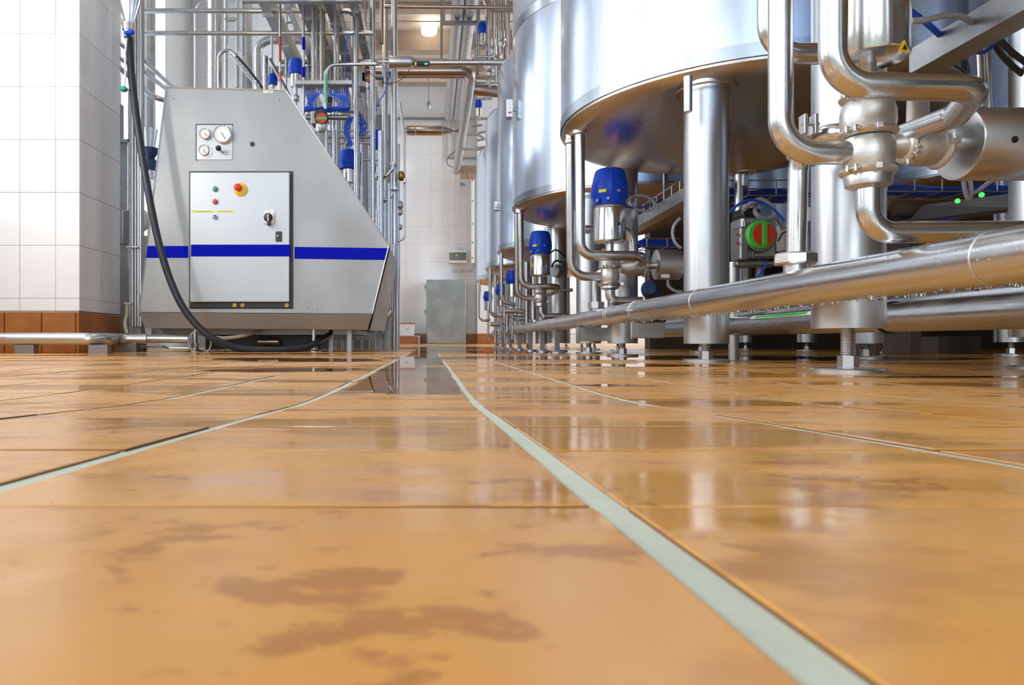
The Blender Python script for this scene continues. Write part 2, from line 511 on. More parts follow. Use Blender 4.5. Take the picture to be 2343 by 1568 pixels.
# water standing between two rows of tiles, and other puddles
def puddle(pts_fn, n=60, z=.0021, label=None):
    m = MB(); vs = []
    for k in range(n):
        vs.append(pts_fn(2 * PI * k / n))
    cx = sum(v[0] for v in vs) / n; cy = sum(v[1] for v in vs) / n
    vv = [(cx, cy, fz(cy) + z)] + [(x, y, fz(y) + z) for x, y in vs]
    m.add(vv, [(0, 1 + k, 1 + (k + 1) % n) for k in range(n)])
    return m
def blob(cx, cy, rx, ry, seed, amp=.25):
    rr = random.Random(seed)
    ph = [(rr.uniform(0, 6.28), rr.uniform(.3, 1) * amp / (k + 1)) for k in range(7)]
    def fn(t):
        s = 1 + sum(a * math.sin((k + 2) * t + p) for k, (p, a) in enumerate(ph))
        return (cx + rx * s * math.cos(t), cy + ry * s * math.sin(t))
    return fn
def strip_puddle(x0, x1, y0, y1, seed):
    rr = random.Random(seed); m = MB(); vs = []; n = 40
    L_ = []; R_ = []
    for k in range(n + 1):
        y = y0 + (y1 - y0) * (k / n) ** 1.6
        L_.append((x0 + rr.uniform(0, .004), y, fz(y) + .00128)); R_.append((x1 - rr.uniform(0, .004), y, fz(y) + .00128))
    vs = L_ + R_
    return m.add(vs, [(k, k + n + 1, k + n + 2, k + 1) for k in range(n)])
strip_puddle(-.106, .038, .765, 5.6, 3).build('puddle', M['water'], label='long shallow puddle between the two pale floor joints mirroring the steel cabinet', cat='puddle')
PUD = [(.50, 1.75, .22, .10, 'puddle lying before the foot plate of the second big tank leg'),
       (.98, 1.16, .26, .035, 'thin dark puddle in front of the nearest round foot plate'),
       (1.0, 2.6, .9, .45, 'wide puddle on the floor beneath the two nearest tanks'),
       (.55, 4.6, .5, 1.2, 'wide wet sheet along the row of valves far down the aisle'),
       (-.30, 1.45, .16, .10, 'small puddle left of the long puddle in the aisle'),
       (-1.0, 3.5, .7, .22, 'puddle in front of the foot of the grey machine'),
       (-.45, 2.35, .3, .25, 'puddle on the tiles between machine and long puddle'),
       (-.16, 1.02, .05, .016, 'little dark puddle touching the left pale joint'),
       (.245, .93, .06, .02, 'pointed little puddle on the second joint right of the aisle'),
       (-1.5, 3.1, .5, .12, 'puddle near the white tiled pillar and its floor pipe'),
       (.15, 6.6, .8, .9, 'far puddle in front of the steel cabinet')]
for i, (cx, cy, rx, ry, lab) in enumerate(PUD):
    puddle(blob(cx, cy, rx, ry, 11 + i), z=.00130 + i * .00002).build('puddle', M['water'], label=lab, cat='puddle')

def wall_with_windows(name, axis, pos, a0, a1, z1, wins, thick, out):
    m = MB(); z0 = -.05
    spans = []; c = a0
    for (p, q) in sorted(wins):
        if p > c: spans.append((c, p, z0, z1))
        spans.append((p, q, z0, WIN_Z0)); spans.append((p, q, WIN_Z1, z1)); c = q
    if c < a1: spans.append((c, a1, z0, z1))
    for (p, q, u, v) in spans:
        if axis == 'x': m.box(min(pos, pos + out * thick), max(pos, pos + out * thick), p, q, u, v)
        else: m.box(p, q, min(pos, pos + out * thick), max(pos, pos + out * thick), u, v)
    return m.build(name, M['plaster'], kind='structure', base=(0, 0, 0))
wall_with_windows('wall_left', 'x', WALL_X, REAR_Y, 8.07, CEIL, WINS, .3, -1)
wall_with_windows('wall_front', 'y', REAR_Y, WALL_X - .3, X1 + .2, CEIL, REAR_WINS, .3, -1)
wn = 0
def window(axis, pos, a, b, out):
    global wn; wn += 1
    w = MB(); d0 = pos + out * .22; d1 = pos + out * .16
    lo, hi = min(d0, d1), max(d0, d1)
    def bar(p, q, u, v):
        if axis == 'x': w.box(lo, hi, p, q, u, v)
        else: w.box(p, q, lo, hi, u, v)
    bar(a, a + .07, WIN_Z0, WIN_Z1); bar(b - .07, b, WIN_Z0, WIN_Z1)
    bar(a + .07, b - .07, WIN_Z0, WIN_Z0 + .07); bar(a + .07, b - .07, WIN_Z1 - .07, WIN_Z1)
    mid = (a + b) / 2
    bar(mid - .03, mid + .03, WIN_Z0 + .07, WIN_Z1 - .07)
    for z in (1.9, 3.05):
        bar(a + .07, mid - .03, z, z + .07); bar(mid + .03, b - .07, z, z + .07)
    fr = w.build('window_%d' % wn, M['winframe'], kind='structure', base=(0, 0, 0))
for (a, b) in WINS: window('x', WALL_X, a, b, -1)
for (a, b) in REAR_WINS: window('y', REAR_Y, a, b, -1)
MB().box(-1.2, X1 + .2, Y1, Y1 + .2, -.1, CEIL).build('wall_back', M['tile_grout_wall'], kind='structure', base=(0, 0, 0))
MB().box(WALL_X - .3, -1.2, 8.07, 8.27, -.1, CEIL).build('wall_back_left', M['tile_grout_wall'], kind='structure', base=(0, 0, 0))
MB().box(-1.4, -1.2, 8.27, Y1 + .2, -.1, CEIL).build('wall_recess', M['plaster'], kind='structure', base=(0, 0, 0))
wall_with_windows('wall_right', 'x', X1, REAR_Y, Y1, CEIL, ADDED_WINS, .3, 1)
for (a, b) in ADDED_WINS: window('x', X1, a, b, 1)  # frame of the added window
MB().box(1.9, X1, 6.05, 6.2, -.1, CEIL).build('wall_light_stop', M['shadebrown'], kind='structure', base=(0, 0, 0))  # added wall, keeps light off the rear tanks and looks dark
MB().box(X1 - .05, X1, REAR_Y, 6.05, -.1, CEIL).build('wall_shade_sheet', M['shadebrown'], kind='structure', base=(0, 0, 0))  # dark sheet added over the right wall in place of shade
MB().box(WALL_X - .3, X1 + .2, REAR_Y - .3, Y1 + .2, CEIL, CEIL + .15).build('ceiling', M['ceil'], kind='structure', base=(0, 0, 0))

# ------------------------------------------------------------------ back wall: glazed tiles, skirting, beams
wb = bpy.data.objects['wall_back']
TOPT = P(0, 308, Y1).z
def wall_tiles(mb, u0, u1, v0, v1, pu, pv, ou, ov, fn, g=.0008):
    """rows of glazed tiles: fn(ua, ub, va, vb) returns the box of one tile"""
    import math as _m
    k0 = _m.floor((u0 - ou) / pu); k1 = _m.ceil((u1 - ou) / pu)
    j0 = _m.floor((v0 - ov) / pv); j1 = _m.ceil((v1 - ov) / pv)
    for j in range(j0, j1):
        for k in range(k0, k1):
            a = max(u0, ou + k * pu) + g; b = min(u1, ou + (k + 1) * pu) - g
            c = max(v0, ov + j * pv) + g; d = min(v1, ov + (j + 1) * pv) - g
            if b - a > .01 and d - c > .01: fn(a, b, c, d)
zb = fz(Y1)
m = MB()
wall_tiles(m, -1.2, X1, zb + .165, TOPT, .2, .295, 0, zb + .165, lambda a, b, c, d: m.box(a, b, Y1 - .008, Y1, c, d))
m.build('wall_tiles', M['wall_tile'], wb, kind='stuff')
wl = bpy.data.objects['wall_back_left']
m = MB()
wall_tiles(m, WALL_X, -1.2, .165, CEIL - .02, .2, .295, 0, .165, lambda a, b, c, d: m.box(a, b, 8.062, 8.07, c, d))
m.build('wall_tiles', M['wall_tile'], wl, kind='stuff')
# terracotta skirting
bb = MB().box(-1.2, X1, Y1 - .006, Y1, zb - .01, zb + .16).build('baseboard_back', M['grout'], kind='structure', base=(0, 0, 0))
x = -1.2
while x < X1 - .02:
    MB().obox((x + .075, Y1 - .01, zb + .08), (.147, .018, .158), bev=.002).build('skirting_tile', M['skirt'], bb)
    x += .15
# pilaster beside the steel cabinet
pil = MB().box(.755, X1, 11.3, Y1 - .02, zb - .05, CEIL).build('pilaster', M['tile_grout_wall'], kind='structure', base=(0, 0, 0))
m = MB()
wall_tiles(m, .755, 2.6, zb + .165, TOPT, .2, .295, .755, zb + .165, lambda a, b, c, d: m.box(a, b, 11.29, 11.3, c, d))
m.build('wall_tiles', M['wall_tile'], pil, kind='stuff')
for k in range(6):
    MB().obox((.83 + .15 * k, 11.288, zb + .08), (.147, .018, .158), bev=.002).build('skirting_tile', M['skirt'], pil)
MB().obox((.747, 11.39, zb + .08), (.016, .19, .158), bev=.002).build('skirting_tile', M['skirt'], pil)
# beams crossing the ceiling of the aisle
def beam(y, z0, w, name='ceiling_beam'):
    return MB().box(WALL_X, X1, y - w / 2, y + w / 2, z0, CEIL + .02).build('trim_%d' % beam.n, M['beam'], kind='structure', base=(0, 0, 0))
beam.n = 0
for (y, z0, w) in [(8.75, 4.2, .14), (9.55, 4.02, .16), (10.5, 4.1, .14)]:
    beam.n += 1; beam(y, z0, w)
beam.n += 1
MB().box(-1.2, X1, Y1 - .14, Y1, P(0, 198, Y1).z, P(0, 176, Y1).z).build('trim_4', M['beam'], kind='structure', base=(0, 0, 0))

# steel cabinet at the end of the aisle
Yc = 11.18
def XA(px, Y): return (px - CX) / F * Y
cb = thing('steel_cabinet', (XA(1020, Yc), Yc, fz(Yc)), 'plain grey steel cabinet standing on the floor at the end of the aisle', 'cabinet')
x0, x1 = XA(976, Yc), XA(1066, Yc); z0, z1 = fz(Yc), P(0, 640, Yc).z
MB().box(x0, x1, Yc + .02, Y1 - .02, z0, z1).build('body', M['cabinet'], cb)
MB().obox(((x0 + x1) / 2, Yc + .008, (z0 + z1) / 2 + .004), (x1 - x0 - .008, .022, z1 - z0 - .016), bev=.004).build('door', M['cabinet'], cb)
for py in (656, 713):
    MB().obox((x0 - .022, Yc + .03, P(0, py, Yc).z), (.028, .04, .05), bev=.004).build('hinge', M['darksteel'], cb)
# electrical box on the back wall
Yb = Y1 - .008
e = thing('distribution_box', P(1047, 604, Yb), 'cream electrical box with dark window and yellow warning mark on the back wall', 'electrical box')
c = P(1047, 590, Yb); w = 41 * Yb / F; h = 28 * Yb / F
MB().obox(c - Vector((0, .06, 0)), (w, .12, h), bev=.01).build('body', M['white'], e)
MB().obox(c - Vector((0, .125, -.01)), (w * .94, .012, h * .62), bev=.004).build('window', mat('smoked_window', (.12, .15, .13), 0, .15), e)
t = P(1045, 584, Yb - .135)
MB().prism([t + Vector((-.02, 0, -.017)), t + Vector((.02, 0, -.017)), t + Vector((0, 0, .02))], (0, .004, 0)).build('warning_sign', M['yellow'], e)
MB().tube(spline([P(1040, 577, Yb - .03), P(1043, 568, Yb - .03), P(1053, 566, Yb - .03), P(1061, 572, Yb - .03), P(1062, 580, Yb - .03)]), .006).build('cable', M['white'], e)
MB().tube([P(1043, 604, Yb - .03), P(1058, 632, Yb - .03)], .012).build('cable', M['white'], e)
MB().tube(spline([P(1062, 605, Yb - .02), P(1064, 614, Yb - .02), P(1072, 619, Yb - .02), P(1081, 612, Yb - .02), P(1082, 602, Yb - .02)]), .008).build('cable', M['white'], e)
for k, py in enumerate((617, 620, 623)):
    MB().tube([P(1035, py, Yb - .01), P(1083, py, Yb - .01)], .0055, n=8).build('conduit_bar', M['white'], e)
td = thing('cable_duct', P(1082, 600, 11.28), 'thin white vertical cable duct up the wall above the electrical box', 'duct')
a = P(1082, 602, 11.28); b = P(1082, 395, 11.28)
MB().box(a.x - .028, a.x + .028, 11.26, 11.29, a.z, b.z).build('channel', M['white'], td)
for py in (412, 460, 512, 555, 590):
    q = P(1082, py, 11.255); MB().obox(q, (.012, .006, .03)).build('clip', M['darksteel'], td)
# small camera-like spout and orange tag on the wall
m = MB().cyl(P(1057, 421, 11.47), P(1063, 424, 11.2), .022); m.lathe([(.03, 0), (.03, .04)], P(1056, 421, 11.15), (0, 1, 0), 12)
m.build('wall_spout', M['darksteel'], label='small dark spout sticking out of the white back wall', cat='spout')
# low step with a lidded bucket
Ys = 10.9
st = thing('low_step', P(930, 790, Ys), 'low brown tiled step against the back wall under the white bucket', 'step')
zs0 = fz(Ys); zs1 = P(0, 768, Ys).z; xs0, xs1 = XA(880, Ys), XA(962, Ys)
MB().box(xs0, xs1 - .02, Ys, Y1 - .04, zs0, zs1 - .02).build('riser', M['skirt'], st)
MB().obox(((xs0 + xs1) / 2, (Ys + Y1 - .04) / 2, zs1 - .01), (xs1 - xs0, Y1 - .04 - Ys, .02), bev=.004).build('tread', M['galv'], st)
MB().obox((xs1 - .02, Ys - .008, (zs0 + zs1) / 2 - .01), (.03, .016, zs1 - zs0 - .02)).build('edge_trim', M['galv'], st)
Yk = 11.05
bk = thing('bucket', P(929, 768, Yk), 'white square bucket with a brick red lid standing on the low step', 'bucket')
q0 = Vector((P(929, 0, Yk).x, Yk + .14, zs1)); 
def ringsq(w, z):
    return [q0 + Vector((sx * w, sy * w * .8, z)) for sx, sy in ((-1, -1), (1, -1), (1, 1), (-1, 1))]
m = MB(); rs = [ringsq(.125, .0), ringsq(.138, .185)]
m.add(rs[0] + rs[1], [(3, 2, 1, 0), (4, 5, 6, 7)] + [(i, (i + 1) % 4, 4 + (i + 1) % 4, 4 + i) for i in range(4)])
m.build('body', M['white'], bk)
MB().obox(q0 + Vector((0, 0, .193)), (.29, .235, .018), bev=.004).build('lid', M['bucketred'], bk)
for dz in (.105, .095):
    MB().obox(q0 + Vector((.02, -.108, dz)), (.05, .003, .004)).build('print', M['tag_grey'], bk)

# hanging lamp and other things high up in the aisle
Yl = 9.2
lp = thing('ceiling_lamp', P(982, 28, Yl), 'glowing warm white lamp hanging below the ceiling over the aisle', 'lamp')
c = P(982, 54, Yl)
s = Yl / F
m = MB().lathe([(.2 * s, 0), (17 * s, .6 * s), (18.5 * s, 6 * s), (18 * s, 30 * s), (17 * s, 44 * s)], c - Vector((0, 0, 23 * s)), n=20)
m.build('diffuser', M['lamp'], lp)
MB().lathe([(19 * s, 0), (19 * s, 5 * s), (9 * s, 11 * s), (9 * s, 26 * s)], c + Vector((0, 0, 21 * s)), n=20).build('housing', M['beam'], lp)
MB().cyl(c + Vector((0, 0, 45 * s)), (c.x, c.y, CEIL), .008).build('rod', M['galv'], lp)
for (px, py, ly, l2, lab) in [(981, 118, 10.1, 95, 'small pear pull switch hanging on a cord just below the lamp'),
                          (981, 243, 11.0, 180, 'small grey plug hanging on a thin cord in front of the wall')]:
    t = thing('hanging_plug', P(px, py, ly), lab, 'plug')
    s = ly / F
    MB().lathe([(2 * s, -8 * s), (5 * s, -4 * s), (6 * s, 3 * s), (4 * s, 9 * s), (1 * s, 14 * s)], P(px, py, ly), n=12).build('body', M['galv'], t)
    MB().tube([P(px, py - 12, ly), P(px, l2 - 60, ly)], .006, n=6).build('cord', M['darksteel'], t)

# ------------------------------------------------------------------ tiled pillar on the left
PY = 3.9; PYB = 4.41; PXR = XA(182, PY)
pl = MB().box(WALL_X, PXR - .008, PY + .008, PYB, -.02, CEIL).build('pillar', M['tile_grout_wall'], kind='structure', base=(0, 0, 0))
zt = P(0, 712, PY).z
rows = [zt, P(0, 683, PY).z]
while rows[-1] < CEIL - .3: rows.append(rows[-1] + .2955)
xcols = [PXR, P(127, 0, PY).x, P(45, 0, PY).x]
while xcols[-1] > WALL_X + .2: xcols.append(xcols[-1] - .2)
g = .0009
for (za, zb_) in zip(rows, rows[1:]):
    for (xb, xa) in zip(xcols, xcols[1:]):
        off = random.uniform(-.0006, .0006)
        MB().obox(((xa + xb) / 2, PY + .004 + off, (za + zb_) / 2), (xb - xa - 2 * g, .008, zb_ - za - 2 * g), bev=.0014).build('wall_tile', M['wall_tile'], pl)
    for (ya, yb) in ((PY + .004, 4.08), (4.08, PYB)):
        MB().obox((PXR - .004, (ya + yb) / 2, (za + zb_) / 2), (.008, yb - ya - 2 * g, zb_ - za - 2 * g), bev=.0014).build('wall_tile', M['wall_tile'], pl)
sk = MB().box(WALL_X, PXR - .008, PY + .006, PYB, -.02, zt - .002).build('baseboard_pillar', M['grout'], kind='structure', base=(0, 0, 0))
xs = [PXR + .004, P(175, 0, PY).x, P(97, 0, PY).x, P(12, 0, PY).x]
while xs[-1] > WALL_X + .15: xs.append(xs[-1] - .2)
for (xb, xa) in zip(xs, xs[1:]):
    MB().obox(((xa + xb) / 2, PY - .003, zt / 2 - .002), (xb - xa - .004, .014, zt - .008), bev=.003).build('skirting_tile', M['skirt'], sk)
for (ya, yb) in ((PY + .006, 4.06), (4.06, 4.25), (4.25, PYB)):
    MB().obox((PXR - .002, (ya + yb) / 2, zt / 2 - .002), (.014, yb - ya - .004, zt - .008), bev=.003).build('skirting_tile', M['skirt'], sk)

# ------------------------------------------------------------------ pipes: every run is one thing
def pipe(name, label, pts, r, fil=.05, m='pipe', cat='pipe', group=None, n=14, welds=(), segs=7):
    mb = MB().tube(pts, r, fil, n, segs=segs)
    o = mb.build(name, M[m], label=label, cat=cat, group=group)
    ORG[o.name] = o.location.copy()
    return o

Yp = 3.68
pp = thing('floor_pipe', (P(120, 0, Yp).x, Yp, 0), 'thick steel pipe lying low along the foot of the white tiled pillar', 'pipe')
MB().tube([P(-120, 776, Yp), P(236, 776, Yp), P(262, 776, 4.18), P(336, 776, 4.22)], .0335, .07, 18).build('tube', M['pipe'], pp)
MB().cyl(P(336, 776, 4.22), P(432, 777, 4.22), .022).build('thin_end', M['pipe'], pp)
for px in (60, 228):
    q = P(px, 776, Yp); MB().box(q.x - .05, q.x + .05, Yp - .02, Yp + .03, 0, q.z - .03).build('support', M['darksteel'], pp)
q = P(300, 776, 4.2); MB().box(q.x - .09, q.x + .04, 4.18, 4.24, 0, q.z - .02).build('support', M['darksteel'], pp)

# ------------------------------------------------------------------ the grey machine with the blue stripe
YM = 4.2
mc = thing('homogeniser_machine', (P(600, 0, YM).x, YM + .6, 0), 'big grey steel machine with sloping right edge, blue stripe and control door', 'machine')
top = [(380, 200), (655, 207), (890, 562), (852, 718), (318, 714)]
poly = [P(x, y, YM) for x, y in top]
MB().prism(poly, (0, .98, 0)).build('body', M['panel'], mc)
fl = [P(318, 715, YM), P(852, 719, YM), P(840, 755, YM + .05), P(331, 751, YM + .05)]
m = MB(); m.add(fl + [q + Vector((0, .9, 0)) for q in fl], [(3, 2, 1, 0), (4, 5, 6, 7), (0, 1, 5, 4), (1, 2, 6, 5), (2, 3, 7, 6), (3, 0, 4, 7)])
m.build('lower_skirt', M['panel'], mc)
# edge trims of the front sheet
m = MB()
for (a, b) in (((655, 207), (890, 562)), ((890, 562), (852, 718)), ((380, 200), (655, 207)), ((380, 200), (318, 714))):
    m.tube([P(*a, YM - .002), P(*b, YM - .002)], .004, n=6)
m.build('edge_fold', M['act_h'], mc)
# side sheet, standing proud of the right flank
m = MB()
m.add([P(893, 566, YM + .02), P(908, 603, YM + .95), P(881, 757, YM + .95), P(846, 756, YM + .02)], [(0, 1, 2, 3)])
m.add([q + Vector((-.01, 0, 0)) for q in m.v[:4]], [(3, 2, 1, 0)])
m.build('side_sheet', M['galv'], mc)
d = .003
def sheet(px0, py0, px1, py1, y, t, mt, name, par, bev=0.0, sh=0):
    a = P(px0, py1, y); b = P(px1, py0, y)
    return MB().obox(((a.x + b.x) / 2, y - t / 2, (a.z + b.z) / 2), (b.x - a.x, t, b.z - a.z), bev=bev).build(name, M[mt], par)
m = MB()
m.add([P(335, 563, YM - d), P(430, 563, YM - d), P(430, 590, YM - d), P(332, 590, YM - d)], [(3, 2, 1, 0)])
m.add([P(674, 565, YM - d), P(890, 568, YM - d), P(883, 595, YM - d), P(674, 592, YM - d)], [(3, 2, 1, 0)])
for k in range(2):
    q = m.v[k * 4:k * 4 + 4]; MB().prism([v for v in reversed(q)], (0, .003, 0)).build('blue_stripe', M['bluepaint'], mc)
# control cabinet door
sheet(433, 392, 671, 707, YM, .004, 'rubber', 'door_surround', mc, .001)
dr = sheet(437, 396, 664, 692, YM - .005, .022, 'door', 'control_door', mc, .004)
YD = YM - .027
sheet(437, 560, 664, 587, YD, .002, 'bluepaint', 'blue_stripe', dr)
def btn(px, py, r, mt, name, depth=.012, ring='act'):
    s = YD / F
    c = P(px, py, YD)
    a = MB().lathe([(r * s * 1.2, 0), (r * s * 1.2, .004), (r * s * 1.05, .006)], c, (0, -1, 0), 20).build(name, M[ring], dr)
    return a
def cap(px, py, r, mt, name, depth=.012, y=None, dome=True):
    y = y or YD; s = y / F; c = P(px, py, y)
    pr = [(r * s, 0), (r * s, depth), (r * s * .8, depth + .004), (.0001, depth + .006)]
    return MB().lathe(pr, c, (0, -1, 0), 20).build(name, M[mt], dr)
btn(493, 433, 5.6, 'act', 'button_ring'); cap(493, 433, 5.4, 'green', 'green_button')
btn(493, 462, 5.6, 'act', 'button_ring'); cap(493, 462, 5.4, 'red', 'red_button')
cap(551, 434, 15.5, 'yellow', 'emergency_plate', .006)
cap(547, 431, 8, 'red', 'emergency_button', .038)
btn(492, 497, 5.6, 'act', 'switch_ring')
cap(492, 497, 4.5, 'black', 'selector_switch', .01)
MB().obox(P(491, 497, YD - .018), (.02, .012, .007), bev=.002, rot=Matrix.Rotation(.6, 3, 'Y')).build('selector_lever', M['tag_white'], dr)
for a, b in ((438, 489), (496, 536)):
    sheet(a, 482, b, 486, YD, .0012, 'lemon', 'yellow_tape', dr)
    sheet(a + 10, 483.6, b - 8, 484.6, YD - .0013, .0006, 'tag_grey', 'tape_print', dr)
sheet(606, 479, 626, 486, YD, .002, 'tag_white', 'switch_label', dr)
sheet(603, 486, 629, 513, YD, .012, 'tag_white', 'main_switch', dr, .003)
cap(615, 499, 10, 'black', 'switch_dial', .02)
MB().obox(P(615.5, 503, YD - .036), (.018, .022, .072), bev=.004).build('switch_handle', M['black'], dr)
MB().obox(P(613, 498, YD - .048), (.006, .003, .04)).build('handle_mark', M['tag_white'], dr)
sheet(631, 530, 645, 553, YD, .008, 'rubber', 'lock_plate', dr, .002)
cap(637, 541, 2.2, 'act', 'lock', .012)
# gap under the door with cable glands
sheet(438, 694, 668, 704, YM - .004, .006, 'black', 'bottom_gap', mc)
for px in (538, 556, 657):
    s = YM / F; MB().lathe([(5 * s, 0), (5 * s, .012)], P(px, 699, YM - .004), (0, -1, 0), 10).build('cable_gland', M['brass'], mc)
# gauge recess
gp = sheet(450, 286, 532, 366, YM, .004, 'door', 'gauge_panel', mc, .001)
m = MB()
for (a, b) in (((449, 285), (533, 285)), ((449, 285), (449, 367))): m.tube([P(*a, YM - .003), P(*b, YM - .003)], .003, n=6)
m.build('panel_gap', M['rubber'], mc)
def gauge(px, py, r, ang, flange=False):
    s = YM / F; c = P(px, py, YM - .004)
    g0 = MB().lathe([(r * s * (1.25 if flange else 1.0), 0), (r * s * (1.25 if flange else 1.0), .003), (r * s, .004), (r * s, .022), (r * s * .9, .025), (r * s * .86, .019), (.0001, .019)], c, (0, -1, 0), 32).build('pressure_gauge', M['act'], gp)
    MB().lathe([(r * s * .85, 0), (r * s * .85, .001), (.0001, .0011)], c + Vector((0, -.0195, 0)), (0, -1, 0), 28).build('dial', M['glass'], g0)
    cc = c + Vector((0, -.0225, 0))
    R = Matrix.Rotation(ang, 3, 'Y')
    MB().obox(cc + R @ Vector((0, 0, r * s * .25)), (.0028, .001, r * s * .85), rot=R).build('needle', M['black'], g0)
    tk = MB()
    for k in range(13):
        t = -2.2 + k * 4.4 / 12; Rk = Matrix.Rotation(t, 3, 'Y')
        tk.obox(cc + Rk @ Vector((0, .001, r * s * .7)), (.0016, .0006, r * s * .12), rot=Rk)
    tk.build('scale_marks', M['tag_grey'], g0)
gauge(471, 308, 12.5, 2.3); gauge(511, 309, 21, 2.6); gauge(469, 346, 12.5, 2.6, True)
c = P(506, 345, YM - .004)
MB().tube([c + Vector((.008, 0, -.01)), c + Vector((0, -.05, 0))], .006).build('valve_stem', M['act'], gp)
MB().sphere(c + Vector((0, -.055, 0)), .017).build('valve_knob', M['hose'], gp)
cap_c = P(577.5, 330, YM)
MB().lathe([(5.5 * YM / F, 0), (5.5 * YM / F, .003)], cap_c, (0, -1, 0), 20).build('sight_hole', M['black'], mc)
sheet(602, 207, 625, 213, YM, .002, 'tag_white', 'rating_label', mc)
sheet(612, 209.5, 621, 210.5, YM - .0022, .0006, 'tag_grey', 'label_print', mc)
for (px, py) in ((396, 225), (637, 227), (322, 709), (848, 713), (704, 703), (722, 704)):
    MB().sphere(P(px, py, YM - .001), .006, 8).build('screw', M['act_h'], mc)
# feet
def foot(px, Y, r_rod, r_plate, ztop, par, mt='act_h'):
    x = XA(px, Y); z0 = fz(Y)
    a = MB().cyl((x, Y, z0 + .012), (x, Y, ztop), r_rod, 12).build('levelling_rod', M[mt], par)
    MB().lathe([(r_plate, 0), (r_plate, .006), (r_plate * .8, .010), (r_rod * 1.9, .016), (r_rod * 1.9, .026), (r_rod, .03)], (x, Y, z0), n=24).build('foot_plate', M[mt], par)
    m = MB().lathe([(r_rod * 1.7, 0), (r_rod * 1.7, .02)], (x, Y, z0 + .034), n=6, smooth=False); m.build('lock_nut', M[mt], par)
for px, Y in ((718, 4.28), (446, 4.3), (700, 5.25), (450, 5.25)):
    foot(px, Y, .012, .045, P(0, 752, YM).z + .02, mc, 'leg')
for px, Y in ((757, 4.5), (799, 4.35)):
    x = XA(px, Y); MB().box(x - .013, x + .013, Y, Y + .03, fz(Y), P(0, 752, YM).z + .02).build('leg', M['darksteel'], mc)
x = XA(560, 4.5); MB().box(x - .6, x + .75, 4.5, 5.2, P(0, 766, 4.5).z, P(0, 752, 4.2).z + .01).build('base_frame', M['darksteel'], mc)
MB().box(XA(470, 4.62), XA(735, 4.62), 4.62, 5.0, .012, P(0, 764, 4.5).z).build('shade_box', M['black'], mc)  # added black box, stands in for the shade under the machine
MB().cyl(P(590, 782, 4.55), P(640, 782, 4.55), .022, 12, b=.004).build('under_fitting', M['act'], mc)
# hoses under and in front of the machine
hs = thing('filling_hose', P(295, 85, 4.0), 'long dark hose hanging from the steel funnel and sweeping across the machine', 'hose')
MB().tube(spline([P(295, 84, 3.98), P(299, 150, 3.98), P(309, 245, 3.98), P(325, 355, 3.98), P(345, 470, 3.98), P(367, 570, 3.98), P(395, 655, 3.98), P(430, 720, 3.98),
                  P(480, 770, 4.0), P(545, 797, 4.06), P(620, 801, 4.12), P(690, 797, 4.2), P(730, 781, 4.3), P(752, 768, 4.5)], 10), .0205, n=14).build('tube', M['hose'], hs)
MB().cyl(P(294, 54, 3.98), P(294, 70, 3.98), .034).build('coupling', M['act'], hs)
MB().cyl(P(294, 70, 3.98), P(295, 86, 3.98), .027).build('coupling', M['act_h'], hs)
MB().obox(P(296, 75, 3.94), (.05, .03, .02), bev=.004, rot=Matrix.Rotation(-.2, 3, 'Y')).build('coupling_lever', M['blue'], hs)
fn = thing('steel_funnel', P(296, 0, 3.99), 'conical polished steel funnel above the dark hose, beside the pillar', 'funnel')
s = 3.99 / F
MB().lathe([(9 * s, 0), (10 * s, 4 * s), (26 * s, 52 * s), (26 * s, 120 * s)], P(296, 56, 3.99), n=28).build('cone', M['act'], fn)
MB().lathe([(27 * s, 0), (27 * s, 4 * s)], P(296, 3, 3.99), n=28).build('seam', M['act_h'], fn)
gc = thing('hanging_plug', P(283, 205, 3.96), 'teal green plug on a thin white cord beside the dark hose', 'plug')
MB().tube(spline([P(290, 88, 3.95), P(286, 130, 3.95), P(287, 165, 3.95), P(284, 198, 3.95)]), .005, n=8).build('cord', M['tag_white'], gc)
MB().obox(P(283, 204, 3.95), (.036, .036, .028), bev=.007).build('cap', M['teal'], gc)
MB().tube(spline([P(740, 762, 4.55), P(705, 790, 4.5), P(660, 803, 4.45), P(610, 806, 4.4), P(560, 800, 4.35)]), .018).build('drain_hose', M['hose'], label='second black hose curling on the floor under the machine', cat='hose')
MB().tube(spline([P(600, 755, 4.45), P(560, 768, 4.3), P(510, 774, 4.2), P(470, 768, 4.15)]), .011).build('drain_hose', M['cream'], label='cream coloured hose curving out from under the machine', cat='hose')
q = P(457, 784, 4.1)
MB().torus(q, .070, .0045, (0.15, 1, .1), 28).build('cable_loop', M['greycable'], label='pale grey cable loop by the left foot of the machine', cat='cable')
MB().tube([P(285, 793, 4.3), P(375, 793, 4.3), P(385, 797, 4.2), P(432, 797, 4.2)], .006, .02).build('thin_rod', M['act'], label='thin shiny rod lying on the floor behind the floor pipe', cat='rod')

